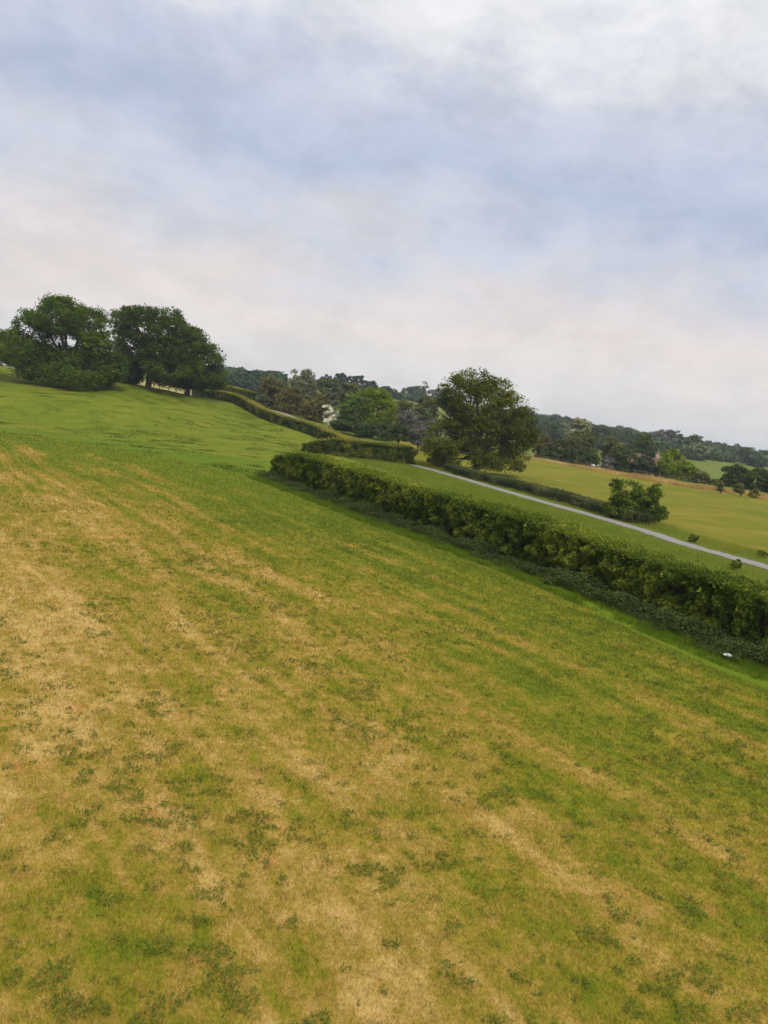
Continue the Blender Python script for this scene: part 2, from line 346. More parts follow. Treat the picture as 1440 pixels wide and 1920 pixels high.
def gz(x, y):
    """height of the ground sheet itself"""
    x = np.atleast_1d(np.asarray(x, float)); y = np.atleast_1d(np.asarray(y, float)); Z = zf.reshape(ny, nx)
    i = np.clip(np.searchsorted(gx, x) - 1, 0, nx - 2); j = np.clip(np.searchsorted(gy, y) - 1, 0, ny - 2)
    fx = (x - gx[i]) / (gx[i + 1] - gx[i]); fy = (y - gy[j]) / (gy[j + 1] - gy[j])
    return Z[j, i] * (1 - fx) * (1 - fy) + Z[j, i + 1] * fx * (1 - fy) + Z[j + 1, i] * (1 - fx) * fy + Z[j + 1, i + 1] * fx * fy
def gz1(x, y): return float(gz([x], [y])[0])

# ------------------------------------------------------------------ lane
RM, t = mat('lane_asphalt')
p = t.pos(); n = t.noise(p, 1.1, 6, 0.65); n4 = t.noise(p, 26.0, 3, 0.6); ac = t.attr('across')
c = t.mix(n, (0.185, 0.172, 0.155), (0.275, 0.258, 0.235)); c = t.mix(t.mul(n4, 0.35), c, (0.12, 0.112, 0.10))
c = t.mix(t.mul(t.step(t.m('ABSOLUTE', ac), 0.66, 0.98), t.step(n, 0.3, 0.55)), c, (0.17, 0.145, 0.10))
d = t.new('ShaderNodeBsdfPrincipled'); t.put(d.inputs['Base Color'], c); d.inputs['Roughness'].default_value = 0.8
t.put(t.new('ShaderNodeOutputMaterial').inputs[0], d.outputs[0])
RL = ROAD; tt = np.gradient(RL, axis=0); tt /= np.linalg.norm(tt, axis=1)[:, None]; nn = np.stack([-tt[:, 1], tt[:, 0]], 1)
offs = np.linspace(-1, 1, 7); rng = np.random.default_rng(5)
V = []; A = []
for o in offs:
    k_ = np.clip((RL[:, 1] - 132) / 26, 0, 1); wv = 0.80 + 2.2 * k_ * k_ * (3 - 2 * k_) + (0.30 * (rng.random(len(RL)) - 0.5) if abs(o) == 1 else 0)
    q = RL + nn * (o * wv)[:, None] if np.ndim(wv) else RL + nn * o * wv
    zz = gz(q[:, 0], q[:, 1]); zz = np.maximum(zz, hz(q[:, 0], q[:, 1])) + 0.035 + 0.03 * (1 - o * o)
    V.append(np.column_stack([q, zz])); A.append(np.full(len(RL), o))
m = len(RL); V = np.stack(V, 1).reshape(-1, 3); A = np.stack(A, 1).ravel(); i = np.arange(m - 1)[:, None] * 7; j = np.arange(6)[None]
Q = np.stack([i + j, i + j + 1, i + 8 + j, i + 7 + j], -1).reshape(-1, 4)
tag(mesh_obj('road', V, Q, RM, attrs={'across': ('POINT', A)}, smooth_=True), kind='structure')

# ------------------------------------------------------------------ grass
rng = np.random.default_rng(11)
def field_blades(N, r0, r1):
    a = rng.uniform(-0.74, 0.74, N); r = r0 * (r1 / r0) ** rng.random(N)          # density falls with distance
    x = r * np.sin(a) * 1.0; y = r * np.cos(a); k = sdist(x, y, EDGE) > 0.1
    x, y, r = x[k], y[k], r[k]; N = len(x)
    th = 0.5 * fbm(P3(x, y, 1.3), 21, 3) + 0.75 * vnoise(P3(x, y, 6.0), 22) - 0.12
    h = rng.uniform(0.02, 0.05, N) * (0.6 + 0.9 * th) * (r / 8) ** 0.45; wd = 0.0045 * (r / 8) ** 0.95 * rng.uniform(0.7, 1.4, N)
    st = rng.random(N) < 0.012; h = np.where(st, h * 2.4 + 0.02, h)
    V, T = blades(x, y, gz(x, y), h, wd, 0.9, rng)
    return V, T, rng.random(N), sdist(x, y, EDGE)
V, T, tn, db = field_blades(1250000, 4.6, 82)
mgrass = grass_mat('mown_grass', lambda t, p: mown_colour(t, p, t.attr('d_mown'))[0])
o = mesh_obj('mown_grass', V, T, mgrass, attrs={'tone': ('FACE', tn), 'd_mown': ('FACE', db)}); tag(o, 'short mown grass, straw yellow and green, covering the near field', 'grass', kind='stuff')

N = 260000; a = rng.uniform(-0.62, 0.62, N); r = 5.5 * (40 / 5.5) ** rng.random(N); x = r * np.sin(a); y = r * np.cos(a)
k = (sdist(x, y, EDGE) > 0.3) & (fbm(P3(x, y, 4.2), 133, 2) + 0.5 * (fbm(P3(x, y, 0.5), 137, 2) - 0.5) > 0.685); x, y, r = x[k], y[k], r[k]; N = len(x)
c = np.column_stack([x, y, gz(x, y) + rng.uniform(0.01, 0.04, N) + 0.06 * rng.random(N) ** 3]); V, Q = leaves(c, np.column_stack([rng.normal(0, 0.45, (N, 2)), np.ones(N)]), 0.032 * (r / 8) ** 0.8 * rng.uniform(0.6, 1.5, N), 0.018 * (r / 8) ** 0.8, rng)
o = mesh_obj('clover', V, Q, leaf_mat('clover_leaves', (0.055, 0.080, 0.010), (0.086, 0.116, 0.014), (0.13, 0.155, 0.022), 0.35), attrs={'tone': ('FACE', rng.random(N))}); tag(o, 'dark green clover and broad leaved weeds scattered through the mown grass', 'clover', kind='stuff')
def strip_points(line, N, lo, hi, r, dens=None):
    """points scattered between two offsets to the left of a line"""
    L = np.array(line); seg = np.linalg.norm(np.diff(L, axis=0), axis=1); cum = np.append(0, np.cumsum(seg))
    s = r.random(N) * cum[-1]; k = np.clip(np.searchsorted(cum, s) - 1, 0, len(seg) - 1); f = ((s - cum[k]) / seg[k])[:, None]
    p = L[k] * (1 - f) + L[k + 1] * f; d = L[k + 1] - L[k]; d /= np.linalg.norm(d, axis=1)[:, None]
    return p + np.stack([-d[:, 1], d[:, 0]], 1) * r.uniform(lo, hi, N)[:, None]
# lush strip of uncut grass along the nettles
q = strip_points(NETTLE, 110000, -1.05, 0.35, rng); q = q[fbm(P3(q[:, 0], q[:, 1], 1.4), 17) + 0.35 * rng.random(len(q)) > 0.62]; r_ = np.hypot(q[:, 0], q[:, 1])
V, T = blades(q[:, 0], q[:, 1], gz(q[:, 0], q[:, 1]), rng.uniform(0.05, 0.20, len(q)) * (0.4 + 1.5 * fbm(P3(q[:, 0], q[:, 1], 1.9), 19)), 0.012 * (r_ / 25), 0.7, rng)
o = mesh_obj('uncut_grass', V, T, leaf_mat('lush_grass', (0.055, 0.094, 0.006), (0.088, 0.145, 0.008), (0.130, 0.175, 0.014), 0.45), attrs={'tone': ('FACE', rng.random(len(T)))})
tag(o, 'strip of bright green uncut grass between the mown field and the nettles', 'grass', kind='stuff')
# verges of the lane
q = np.concatenate([strip_points(ROAD[50:], 150000, -8.2, -0.72, rng), strip_points(ROAD[50:], 90000, 0.9, 4.8, rng)]); r_ = np.hypot(q[:, 0], q[:, 1])
hed = sdist(q[:, 0], q[:, 1], NETTLE); k = ((hed < -3.1) | (q[:, 1] > 62)) & ((sdist(q[:, 0], q[:, 1], ROAD) < 0) | (q[:, 1] < 95)); q, r_ = q[k], r_[k]
side = sdist(q[:, 0], q[:, 1], ROAD) < 0
cl = fbm(P3(q[:, 0], q[:, 1], 0.55), 31); hh = rng.uniform(0.10, 0.42, len(q)) * (0.4 + 1.2 * cl) * np.clip((np.abs(sdist(q[:, 0], q[:, 1], ROAD)) - 0.7) / 2.0, np.where(side, 0.2, 0.42), 1)
V, T = blades(q[:, 0], q[:, 1], gz(q[:, 0], q[:, 1]), hh, 0.022 * (r_ / 50), 0.6, rng)
tn = np.clip(np.where(side, 0.70, 0.58) + 0.5 * (cl - 0.5) + rng.normal(0, 0.14, len(q)), 0, 1)
o = mesh_obj('verge_grass', V, T, leaf_mat('verge_grass', (0.070, 0.120, 0.016), (0.150, 0.195, 0.022), (0.24, 0.22, 0.045), 0.5), attrs={'tone': ('FACE', tn)})
tag(o, 'long rough grass on the verges either side of the lane', 'grass', kind='stuff')
# tussocks in the green pasture
N = 260000; x = rng.uniform(-75, 2, N); y = rng.uniform(58, 150, N); dmq = sdist(x, y, EDGE); k = (dmq < -0.3) & (sdist(x, y, ROAD) > 7) & (np.abs(x) < y * 0.60)
x, y = x[k], y[k]; tf = fbm(P3(x, y, 0.42), 41, 4); k = tf > rng.uniform(0.44, 0.80, len(x)); x, y, tf = x[k], y[k], tf[k]
hh = rng.uniform(0.03, 0.11, len(x)) * (0.3 + 1.6 * np.clip(tf - 0.35, 0, 1) * 2)
V, T = blades(x, y, gz(x, y), hh, 0.07, 0.8, rng)
o = mesh_obj('pasture_tussocks', V, T, leaf_mat('pasture_grass', (0.050, 0.068, 0.007), (0.078, 0.098, 0.008), (0.115, 0.122, 0.014), 0.4), attrs={'tone': ('FACE', np.clip(1.15 - tf * 1.4 + rng.normal(0, 0.18, len(x)), 0, 1))})
tag(o, 'tussocks of grass and weeds in the green pasture below the oaks', 'grass', kind='stuff')

# ------------------------------------------------------------------ foliage volumes
def shell_line(line, hw, ht, N, r, lump=0.28, leaf=0.075, k=1.6, base=0.0, seed=0, taper=0.0, rise=0.0):
    """leaves of a clipped hedge along a line: rounded box section, lumpy surface. -> centres, normals, up-ness, lump value"""
    L = np.array(line); seg = np.linalg.norm(np.diff(L, axis=0), axis=1); cum = np.append(0, np.cumsum(seg)); tot = cum[-1]
    cross = 2 * (ht - base) + 2 * hw; s = r.uniform(-hw * 0.6, tot + hw * 0.6, N); c = r.uniform(0, cross, N)
    sc = np.clip(s, 0, tot); kx = np.clip(np.searchsorted(cum, sc) - 1, 0, len(seg) - 1); f = ((sc - cum[kx]) / seg[kx])[:, None]
    tg = (L[kx + 1] - L[kx]) / seg[kx][:, None]; nl = np.stack([-tg[:, 1], tg[:, 0]], 1)
    ov = s - sc; end = np.abs(ov) > 0
    side = c < 2 * (ht - base); lr = np.where(c < (ht - base), 1.0, -1.0); zz = np.where(side, base + (c % (ht - base)), ht)
    off = np.where(side, lr * hw, (c - 2 * (ht - base)) - hw)
    # end caps: spread across the section
    off = np.where(end, r.uniform(-hw, hw, N), off); zz = np.where(end, r.uniform(base, ht, N), zz); ov = np.where(end, np.sign(ov) * hw * 0.6, 0)
    top = zz / ht; rnd = np.clip((top - 0.86) / 0.14, 0, 1) ** 2; 
    off = np.where(side | end, off * (1 - 0.22 * rnd) * (1 - 0.10 * np.clip((0.35 - top) / 0.35, 0, 1)), off * 0.98); zz = np.where(side | end, zz, ht - 0.10 * (off / hw) ** 4)
    P = L[kx] * (1 - f) + L[kx + 1] * f; nrm = np.zeros((N, 3)); nrm[:, :2] = nl * np.where(side, lr, 0)[:, None]; nrm[:, 2] = np.where(side, 0.12 + 0.5 * rnd, 1.0)
    nrm[end, :2] = (tg * np.sign(ov)[:, None])[end]; nrm[end, 2] = 0.2
    xyz = np.column_stack([P + nl * off[:, None] + tg * ov[:, None], zz])
    if rise: xyz[:, 2] *= 1 + rise * np.clip(1 - sc / 40, 0, 1)
    if taper:
        zf_ = 1 - taper * np.clip(1 - np.minimum(sc, 1e9) / 4.5, 0, 1) ** 1.5; xyz[:, 2] *= zf_
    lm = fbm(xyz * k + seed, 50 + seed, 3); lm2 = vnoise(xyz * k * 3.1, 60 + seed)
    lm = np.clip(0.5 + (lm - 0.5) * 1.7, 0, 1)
    inward = r.exponential(0.05, N)
    amp = np.where(side | end, lump, lump * 0.20)
    xyz = xyz + nrm / np.linalg.norm(nrm, axis=1)[:, None] * ((lm - 0.52) * 2 * amp + (lm2 - 0.5) * amp * 0.55 - inward)[:, None]
    xyz[:, 2] = np.maximum(xyz[:, 2], base + 0.02)
    keep = (lm + 0.25 * lm2 > r.uniform(0.25, 0.55, N)) | (~side & ~end)
    return xyz[keep], nrm[keep], (~side & ~end)[keep], lm[keep]
def core_line(T, line, hw, ht, zf_):
    L = np.array(line)
    for a, b in zip(L[:-1], L[1:]):
        d = b - a; l = np.linalg.norm(d); nl = np.array([-d[1], d[0]]) / l
        za, zb = zf_(a[0], a[1]), zf_(b[0], b[1]); c = []
        for (q, z0) in ((a, za), (b, zb)):
            for (o_, z_) in ((hw, -0.2), (hw, ht * 0.8), (hw * 0.6, ht), (-hw * 0.6, ht), (-hw, ht * 0.8), (-hw, -0.2)): c.append((*(q + nl * o_), z0 + z_))
        T.V.append(np.array(c)); T.Q.append(np.array([(i, i + 1, i + 7, i + 6) for i in range(5)]) + T.n); T.n += 12
    for q, s in ((0, 1), (-6 - 6, 1)): pass
def hedge(name, line, hw, ht, N, leafsz, label, mats, seed=0, lump=0.28, k=1.6, base=0.0, cat='hedge', shoots=0.12, inset=0.32, topgain=0.35, taper=0.0, rise=0.0):
    r = np.random.default_rng(100 + seed); line = np.array(line); o = np.array([*line.mean(0), 0.0]); o[2] = gz1(o[0], o[1])
    root = empty(name, o, label, cat)
    c, n, top, lm = shell_line(line, hw, ht, N, r, lump, leafsz, k, base, seed, taper, rise)
    # upright new shoots on the clipped top
    ns = int(N * shoots); ii = np.flatnonzero(top)
    if len(ii) and ns:
        j = r.choice(ii, ns); up = r.exponential(0.045, ns); c2 = c[j] + np.column_stack([r.normal(0, 0.03, (ns, 2)), up]); n2 = r.normal(size=(ns, 3))
        c = np.concatenate([c, c2]); n = np.concatenate([n, n2]); top = np.concatenate([top, np.ones(ns, bool)]); lm = np.concatenate([lm, lm[j] + 0.2])
    c[:, 2] += gz(c[:, 0], c[:, 1]); n = n / np.linalg.norm(n, axis=1)[:, None] * 0.75 + r.normal(0, 0.62, c.shape)
    sz = leafsz * r.uniform(0.7, 1.4, len(c)); V, Q = leaves(c - o, n, sz * 1.25, sz * 0.85, r)
    spec = fbm(np.column_stack([c[:, :2] * 0.35, c[:, 2:] * 0.5]), 70 + seed, 3)
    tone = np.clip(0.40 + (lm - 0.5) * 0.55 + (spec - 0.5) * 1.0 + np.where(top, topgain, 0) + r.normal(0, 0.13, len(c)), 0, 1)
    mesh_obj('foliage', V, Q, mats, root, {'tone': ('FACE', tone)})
    T = Tubes(); core_line(T, (line if not taper else line[3:]) - o[:2], hw - inset, ht - inset - (0.35 if taper else 0), lambda x_, y_: gz1(x_ + o[0], y_ + o[1]) - o[2])
    for q in (0, -1):
        e0 = line[q] - o[:2]
    # stems standing in the hedge bottom
    qs = strip_points((line if not taper else line[4:]) - o[:2], int(len(line) * 5), -hw * 0.7, hw * 0.7, r)
    for (sx, sy) in qs:
        z0 = gz1(sx + o[0], sy + o[1]) - o[2]; a = r.normal(0, 0.12, 2)
        T.tube([(sx, sy, z0 - 0.1), (sx + a[0], sy + a[1], z0 + ht * 0.4), (sx + 2.2 * a[0], sy + 2.2 * a[1], z0 + ht * (0.42 if taper else 0.85))], [0.035, 0.025, 0.01], 5)
    T.build('branches', TWIG, root, False); return root
HL = leaf_mat('hedge_leaves', (0.038, 0.064, 0.008), (0.100, 0.132, 0.016), (0.190, 0.210, 0.026), 0.40)
def cut(line, a, b): return np.array(line)[a:b]
H1 = shift(NETTLE, 2.15)
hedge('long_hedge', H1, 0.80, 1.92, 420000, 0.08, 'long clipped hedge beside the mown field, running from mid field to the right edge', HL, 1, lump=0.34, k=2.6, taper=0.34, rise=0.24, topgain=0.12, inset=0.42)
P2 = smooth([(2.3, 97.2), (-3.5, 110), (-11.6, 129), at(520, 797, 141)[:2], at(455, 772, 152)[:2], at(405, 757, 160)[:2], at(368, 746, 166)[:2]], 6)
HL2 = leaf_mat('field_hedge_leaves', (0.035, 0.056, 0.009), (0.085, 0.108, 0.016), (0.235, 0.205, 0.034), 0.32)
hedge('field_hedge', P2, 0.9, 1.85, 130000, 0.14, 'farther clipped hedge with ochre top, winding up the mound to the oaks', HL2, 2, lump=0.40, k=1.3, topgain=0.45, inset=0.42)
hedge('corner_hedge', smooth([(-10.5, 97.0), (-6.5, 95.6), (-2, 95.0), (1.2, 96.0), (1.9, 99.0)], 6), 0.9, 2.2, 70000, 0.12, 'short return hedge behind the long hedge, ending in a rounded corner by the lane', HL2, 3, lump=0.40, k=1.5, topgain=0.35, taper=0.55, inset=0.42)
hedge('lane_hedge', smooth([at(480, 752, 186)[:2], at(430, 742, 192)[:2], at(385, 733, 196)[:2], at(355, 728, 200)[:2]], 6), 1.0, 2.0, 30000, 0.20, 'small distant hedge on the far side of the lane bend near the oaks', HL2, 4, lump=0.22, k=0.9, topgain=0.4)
# nettles in front of the long hedge
q = strip_points(NETTLE, 150000, -0.35, 1.55, rng); q = q[(sdist(q[:, 0], q[:, 1], NETTLE) < -0.05) | (fbm(P3(q[:, 0], q[:, 1], 0.7), 83) > 0.56)]; N = len(q); cl = fbm(P3(q[:, 0], q[:, 1], 0.8), 81, 3); s_ = sdist(q[:, 0], q[:, 1], NETTLE)
mx = (0.12 + 1.00 * np.clip(cl - 0.2, 0, 1)) * np.clip(0.55 - s_ / 0.9, 0.3, 1); zz = mx * rng.random(N) ** 0.6
c = np.column_stack([q, gz(q[:, 0], q[:, 1]) + zz]); nrm = np.column_stack([rng.normal(0, 0.5, (N, 2)), np.ones(N)])
V, Q = leaves(c, nrm, 0.085 * rng.uniform(0.6, 1.4, N), 0.05, rng)
o = mesh_obj('nettle_bed', V, Q, leaf_mat('nettle_leaves', (0.030, 0.044, 0.012), (0.052, 0.070, 0.020), (0.095, 0.125, 0.028), 0.30), attrs={'tone': ('FACE', np.clip(cl * 0.9 - 0.05 + rng.normal(0, 0.16, N), 0, 1))})
tag(o, 'bed of dark nettles and weeds along the foot of the long hedge', 'nettles', kind='stuff')

# ------------------------------------------------------------------ trees
def tree(name, base, lobes, label, lm, cat='tree', nleaf=8000, leaf=0.25, clump=0.75, gap=0.42, seed=0, trunk=0.3, fork=0.22, group=None, bark=BARK, limbs=True, cl_leaves=34, gapf=1.0, lean=0.0, bare=0.0):
    """lobes: (x, y, z, rx, ry, rz) ellipsoids of the crown, in metres from the base of the trunk"""
    r = np.random.default_rng(1000 + seed); root = empty(name, base, label, cat, group)
    Lb = np.array(lobes, float); vol = (Lb[:, 3] * Lb[:, 5] + Lb[:, 3] * Lb[:, 4] + Lb[:, 4] * Lb[:, 5]); nc = max(12, int(nleaf / cl_leaves))
    cs = []; need = nc; tries = 0
    while need > 0 and tries < 30:
        tries += 1; k = r.choice(len(Lb), need * 3, p=vol / vol.sum()); d = r.normal(size=(need * 3, 3)); d /= np.linalg.norm(d, axis=1)[:, None]
        rad = 1 - np.minimum(r.exponential(0.16, need * 3), 0.75); P = Lb[k, :3] + d * rad[:, None] * Lb[k, 3:]
        ok = np.ones(len(P), bool)
        for L in Lb: ok &= (((P - L[:3]) / L[3:]) ** 2).sum(1) > 0.30
        ok &= fbm(P * (gapf / (clump * 2.6)) + seed * 3.7, seed, 2) > gap
        ok &= P[:, 2] > 0.05 * clump
        P = P[ok][:need]; cs.append(P); need -= len(P)
    cc = np.concatenate(cs); nc = len(cc); ctr = Lb[:, :3].mean(0)
    ct = r.normal(0, 0.16, nc) + (fbm(cc / (clump * 3.0), seed + 5, 2) - 0.5) * 0.7
    csz = clump * r.uniform(0.55, 1.25, nc)
    j = np.repeat(np.arange(nc), cl_leaves); off = r.normal(size=(len(j), 3)); off /= np.linalg.norm(off, axis=1)[:, None]; off *= (r.random(len(j)) ** 0.45)[:, None]
    off *= np.array([1, 1, 0.62]); c = cc[j] + off * csz[j][:, None]; out = c - ctr; out /= np.linalg.norm(out, axis=1)[:, None] + 1e-9
    n = off * 0.9 + out * 0.35 + np.array([0, 0, 0.35]) + r.normal(0, 0.55, c.shape)
    c[:, 2] = np.maximum(c[:, 2], 0.05)
    sz = leaf * r.uniform(0.65, 1.4, len(c)); V, Q = leaves(c, n, sz * 1.25, sz * 0.85, r)
    tone = np.clip(0.42 + ct[j] + r.normal(0, 0.13, len(c)), 0, 1)
    mesh_obj('crown', V, Q, lm, root, {'tone': ('FACE', tone)})
    T = Tubes(); ztop = Lb[:, 2].max(); hf = max(0.4, fork * (Lb[:, 2] + Lb[:, 5]).max()); top = np.array([lean * hf, 0, hf])
    T.tube([(0, 0, -0.3), (0, 0, 0.05), top * 0.5 + r.normal(0, 0.05 * trunk, 3), top], [trunk * 1.6, trunk * 1.15, trunk * 0.9, trunk * 0.85], 9)
    if limbs:
        for L in Lb:
            e_ = L[:3] + np.array([0, 0, 0.15 * L[5]]); mid_ = (top + e_) / 2 + np.array([0, 0, 0.12 * np.linalg.norm(e_ - top)]) * (1 if e_[2] > hf else -0.4) + r.normal(0, 0.25 * trunk + 0.1, 3)
            T.tube([top * 0.9, (top + mid_) / 2, mid_, (mid_ + e_) / 2, e_], trunk * np.array([0.6, 0.5, 0.38, 0.26, 0.14]), 6)
            near = np.flatnonzero((((cc - L[:3]) / L[3:]) ** 2).sum(1) < 1.3)
            for q_ in r.permutation(near)[:14]:
                s_ = mid_ if r.random() < 0.5 else e_; g_ = cc[q_]; T.tube([s_, (s_ + g_) / 2 + r.normal(0, 0.12, 3) * clump, g_], trunk * np.array([0.20, 0.12, 0.05]), 5)
    T.build('trunk', bark, root); return root
def pxtree(name, bx, by, D, lobes, label, lm, depth=0.85, **kw):
    """lobes given as (px, py, rx, ry, dy) where the photograph shows them, turned into metres at distance D"""
    b = at(bx, by, D); z = gz1(b[0], b[1]); base = np.array([b[0], b[1], z]); s = D / F; out = []
    r = random.Random(len(label) * 7 + int(bx))
    for l in lobes:
        px, py, rx, ry = l[:4]; dy = l[4] if len(l) > 4 else r.uniform(-0.25, 0.25)
        p = at(px, py, D) - base; out.append((p[0], p[1] + dy * rx * s * 2, p[2], rx * s, rx * s * depth, ry * s))
    return tree(name, base, out, label, lm, **kw)

OAK = leaf_mat('oak_leaves', (0.032, 0.056, 0.006), (0.064, 0.102, 0.008), (0.120, 0.155, 0.014), 0.35)
OAKD = leaf_mat('dark_oak_leaves', (0.027, 0.043, 0.007), (0.052, 0.076, 0.009), (0.095, 0.118, 0.014), 0.32)
ASH = leaf_mat('olive_leaves', (0.040, 0.052, 0.007), (0.086, 0.100, 0.010), (0.165, 0.165, 0.018), 0.34)
FRESH = leaf_mat('fresh_leaves', (0.075, 0.108, 0.006), (0.145, 0.185, 0.011), (0.21, 0.24, 0.020), 0.42)
OLIVE = leaf_mat('willow_leaves', (0.055, 0.065, 0.018), (0.105, 0.115, 0.032), (0.19, 0.19, 0.06), 0.3)
GREYG = leaf_mat('grey_green_leaves', (0.055, 0.070, 0.035), (0.10, 0.115, 0.060), (0.17, 0.18, 0.10), 0.3)
BROWN = leaf_mat('bronze_leaves', (0.062, 0.056, 0.016), (0.115, 0.102, 0.028), (0.18, 0.155, 0.045), 0.3)
MAUVE = leaf_mat('grey_twigs', (0.060, 0.058, 0.050), (0.11, 0.105, 0.088), (0.19, 0.18, 0.15), 0.2)
PALE = leaf_mat('pale_blossom_leaves', (0.17, 0.17, 0.09), (0.26, 0.26, 0.14), (0.38, 0.37, 0.23), 0.3)
WHITE = leaf_mat('white_blossom', (0.12, 0.15, 0.06), (0.55, 0.54, 0.46), (0.80, 0.78, 0.72), 0.3)
DARK = leaf_mat('dark_leaves', (0.026, 0.044, 0.012), (0.047, 0.072, 0.018), (0.085, 0.112, 0.027), 0.27)
PINE = leaf_mat('pine_needles', (0.014, 0.028, 0.014), (0.026, 0.046, 0.022), (0.045, 0.070, 0.032), 0.15)

pxtree('oak_tree', 125, 727, 131, [(112, 598, 56, 38), (60, 612, 36, 30), (160, 610, 38, 36), (118, 588, 40, 30), (25, 640, 36, 24), (180, 650, 34, 26), (40, 662, 50, 26), (100, 668, 52, 30), (160, 680, 46, 32), (-5, 655, 34, 26), (150, 702, 52, 26, -0.15), (195, 692, 32, 28), (110, 706, 36, 22, -0.15), (60, 690, 34, 20), (215, 690, 18, 26, 0.3), (85, 640, 26, 16)],
       'broad oak on the mound at the left, its skirt of leaves reaching the ground', OAK, nleaf=70000, leaf=0.26, clump=1.2, gap=0.41, seed=1, trunk=0.5, fork=0.22)
pxtree('oak_tree', 278, 726, 142, [(280, 618, 44, 38), (238, 600, 28, 24), (318, 612, 38, 34), (285, 596, 46, 20), (235, 640, 26, 26), (340, 640, 30, 34), (275, 665, 40, 30), (310, 670, 44, 34), (240, 680, 30, 24), (222, 660, 18, 22), (318, 697, 42, 20), (238, 698, 26, 20, 0.2), (300, 708, 30, 12, 0.2)],
       'middle oak of the three, open crown above a bare upright trunk', OAKD, nleaf=50000, leaf=0.27, clump=1.15, gap=0.45, seed=2, trunk=0.52, fork=0.3)
pxtree('oak_tree', 352, 731, 150, [(350, 660, 40, 36), (380, 672, 36, 32), (365, 640, 26, 24), (335, 690, 36, 26), (372, 698, 44, 24), (402, 694, 22, 28), (340, 655, 30, 30), (350, 714, 34, 12), (395, 714, 28, 12), (330, 716, 24, 10, 0.3), (370, 722, 30, 8, 0.4)],
       'darkest oak of the three, dense dome leaning over the far hedge', OAKD, nleaf=34000, leaf=0.28, clump=1.2, gap=0.36, seed=3, trunk=0.5, fork=0.2)
pxtree('field_maple', 893, 882, 96, [(893, 760, 68, 44), (862, 735, 40, 28), (920, 735, 44, 28), (890, 718, 40, 24), (845, 780, 42, 34), (950, 780, 44, 40), (970, 815, 40, 44), (900, 810, 60, 40), (835, 815, 40, 30), (920, 848, 56, 26), (860, 850, 44, 22), (970, 855, 24, 26), (818, 840, 26, 18), (815, 770, 22, 18), (890, 862, 40, 18, -0.3), (940, 866, 36, 16, -0.3), (840, 862, 30, 14), (985, 830, 24, 22)],
       'large rounded tree standing beyond the lane, tallest near the centre', ASH, nleaf=62000, leaf=0.17, clump=0.82, gap=0.42, seed=4, trunk=0.4, fork=0.22)
pxtree('young_tree', 1192, 980, 60, [(1190, 945, 34, 26), (1165, 925, 24, 20), (1212, 925, 24, 18), (1158, 908, 12, 10), (1185, 915, 18, 12), (1228, 912, 12, 10), (1220, 958, 26, 18), (1165, 958, 26, 16), (1238, 965, 12, 10), (1195, 968, 34, 12)],
       'young spreading tree at the lane side, in front of the yellow field', leaf_mat('young_tree_leaves', (0.040, 0.068, 0.008), (0.078, 0.118, 0.011), (0.145, 0.175, 0.020), 0.36), nleaf=13000, leaf=0.14, clump=0.36, gap=0.42, seed=5, trunk=0.10, fork=0.2, cl_leaves=26)
pxtree('round_tree', 706, 806, 150, [(706, 768, 34, 38), (690, 752, 24, 24), (722, 780, 20, 26), (700, 793, 36, 18), (714, 750, 18, 20), (725, 798, 20, 12)], 'rounded dense bright green tree behind the far hedge', FRESH, nleaf=16000, leaf=0.26, clump=0.9, gap=0.30, seed=6, trunk=0.25)
pxtree('round_tree', 655, 800, 147, [(655, 768, 20, 28), (650, 782, 18, 18), (664, 755, 14, 16), (656, 795, 20, 12)], 'narrow pale green tree touching the rounded bright green one', leaf_mat('light_leaves', (0.05, 0.085, 0.014), (0.09, 0.14, 0.024), (0.15, 0.20, 0.04), 0.32), nleaf=7000, leaf=0.25, clump=0.8, gap=0.3, seed=7, trunk=0.18)
pxtree('hawthorn_bush', 618, 794, 143, [(612, 769, 10, 9), (624, 776, 10, 8), (617, 783, 12, 9), (619, 790, 12, 6)], 'small hawthorn bush covered in white blossom', WHITE, cat='bush', nleaf=3000, leaf=0.2, clump=0.42, gap=0.36, seed=8, trunk=0.08)

def easy(name, bx, by, top, wpx, D, label, lm, seed, cat='tree', nleaf=3500, leaf=None, group=None, skirt=0.75, **kw):
    """a generic crown fitted between a base line and a top: one main body and random side lobes"""
    r = random.Random(seed * 31 + 5); hpx = by - top; lob = []
    cy = top + hpx * 0.46; lob.append((bx, cy, wpx * 0.34, hpx * 0.40, 0))
    for k in range(6):
        a = k * 1.05 + r.uniform(-0.3, 0.3); rr = r.uniform(0.18, 0.28)
        lob.append((bx + math.cos(a) * wpx * 0.28, cy + math.sin(a) * hpx * 0.24, wpx * rr, hpx * (rr - 0.02), r.uniform(-0.6, 0.6)))
    lob.append((bx + r.uniform(-0.1, 0.1) * wpx, top + hpx * 0.2, wpx * 0.22, hpx * 0.2, 0)); lob.append((bx, by - hpx * 0.22, wpx * 0.40, hpx * 0.22, 0)); lob.append((bx, by - hpx * 0.07, wpx * 0.30, hpx * 0.12, -0.1))
    s = D / F; leaf = leaf or max(0.22, 1.1 * D / 768 * 1.25)
    kw.setdefault('clump', max(0.5, wpx * s * 0.11)); kw.setdefault('gap', 0.36); kw.setdefault('trunk', max(0.08, 0.028 * hpx * s)); kw.setdefault('fork', 0.15)
    return pxtree(name, bx, by, D, lob, label, lm, cat=cat, nleaf=nleaf, leaf=leaf, seed=seed, group=group, **kw)
SHR = 'shrubs and trees behind the far hedge'
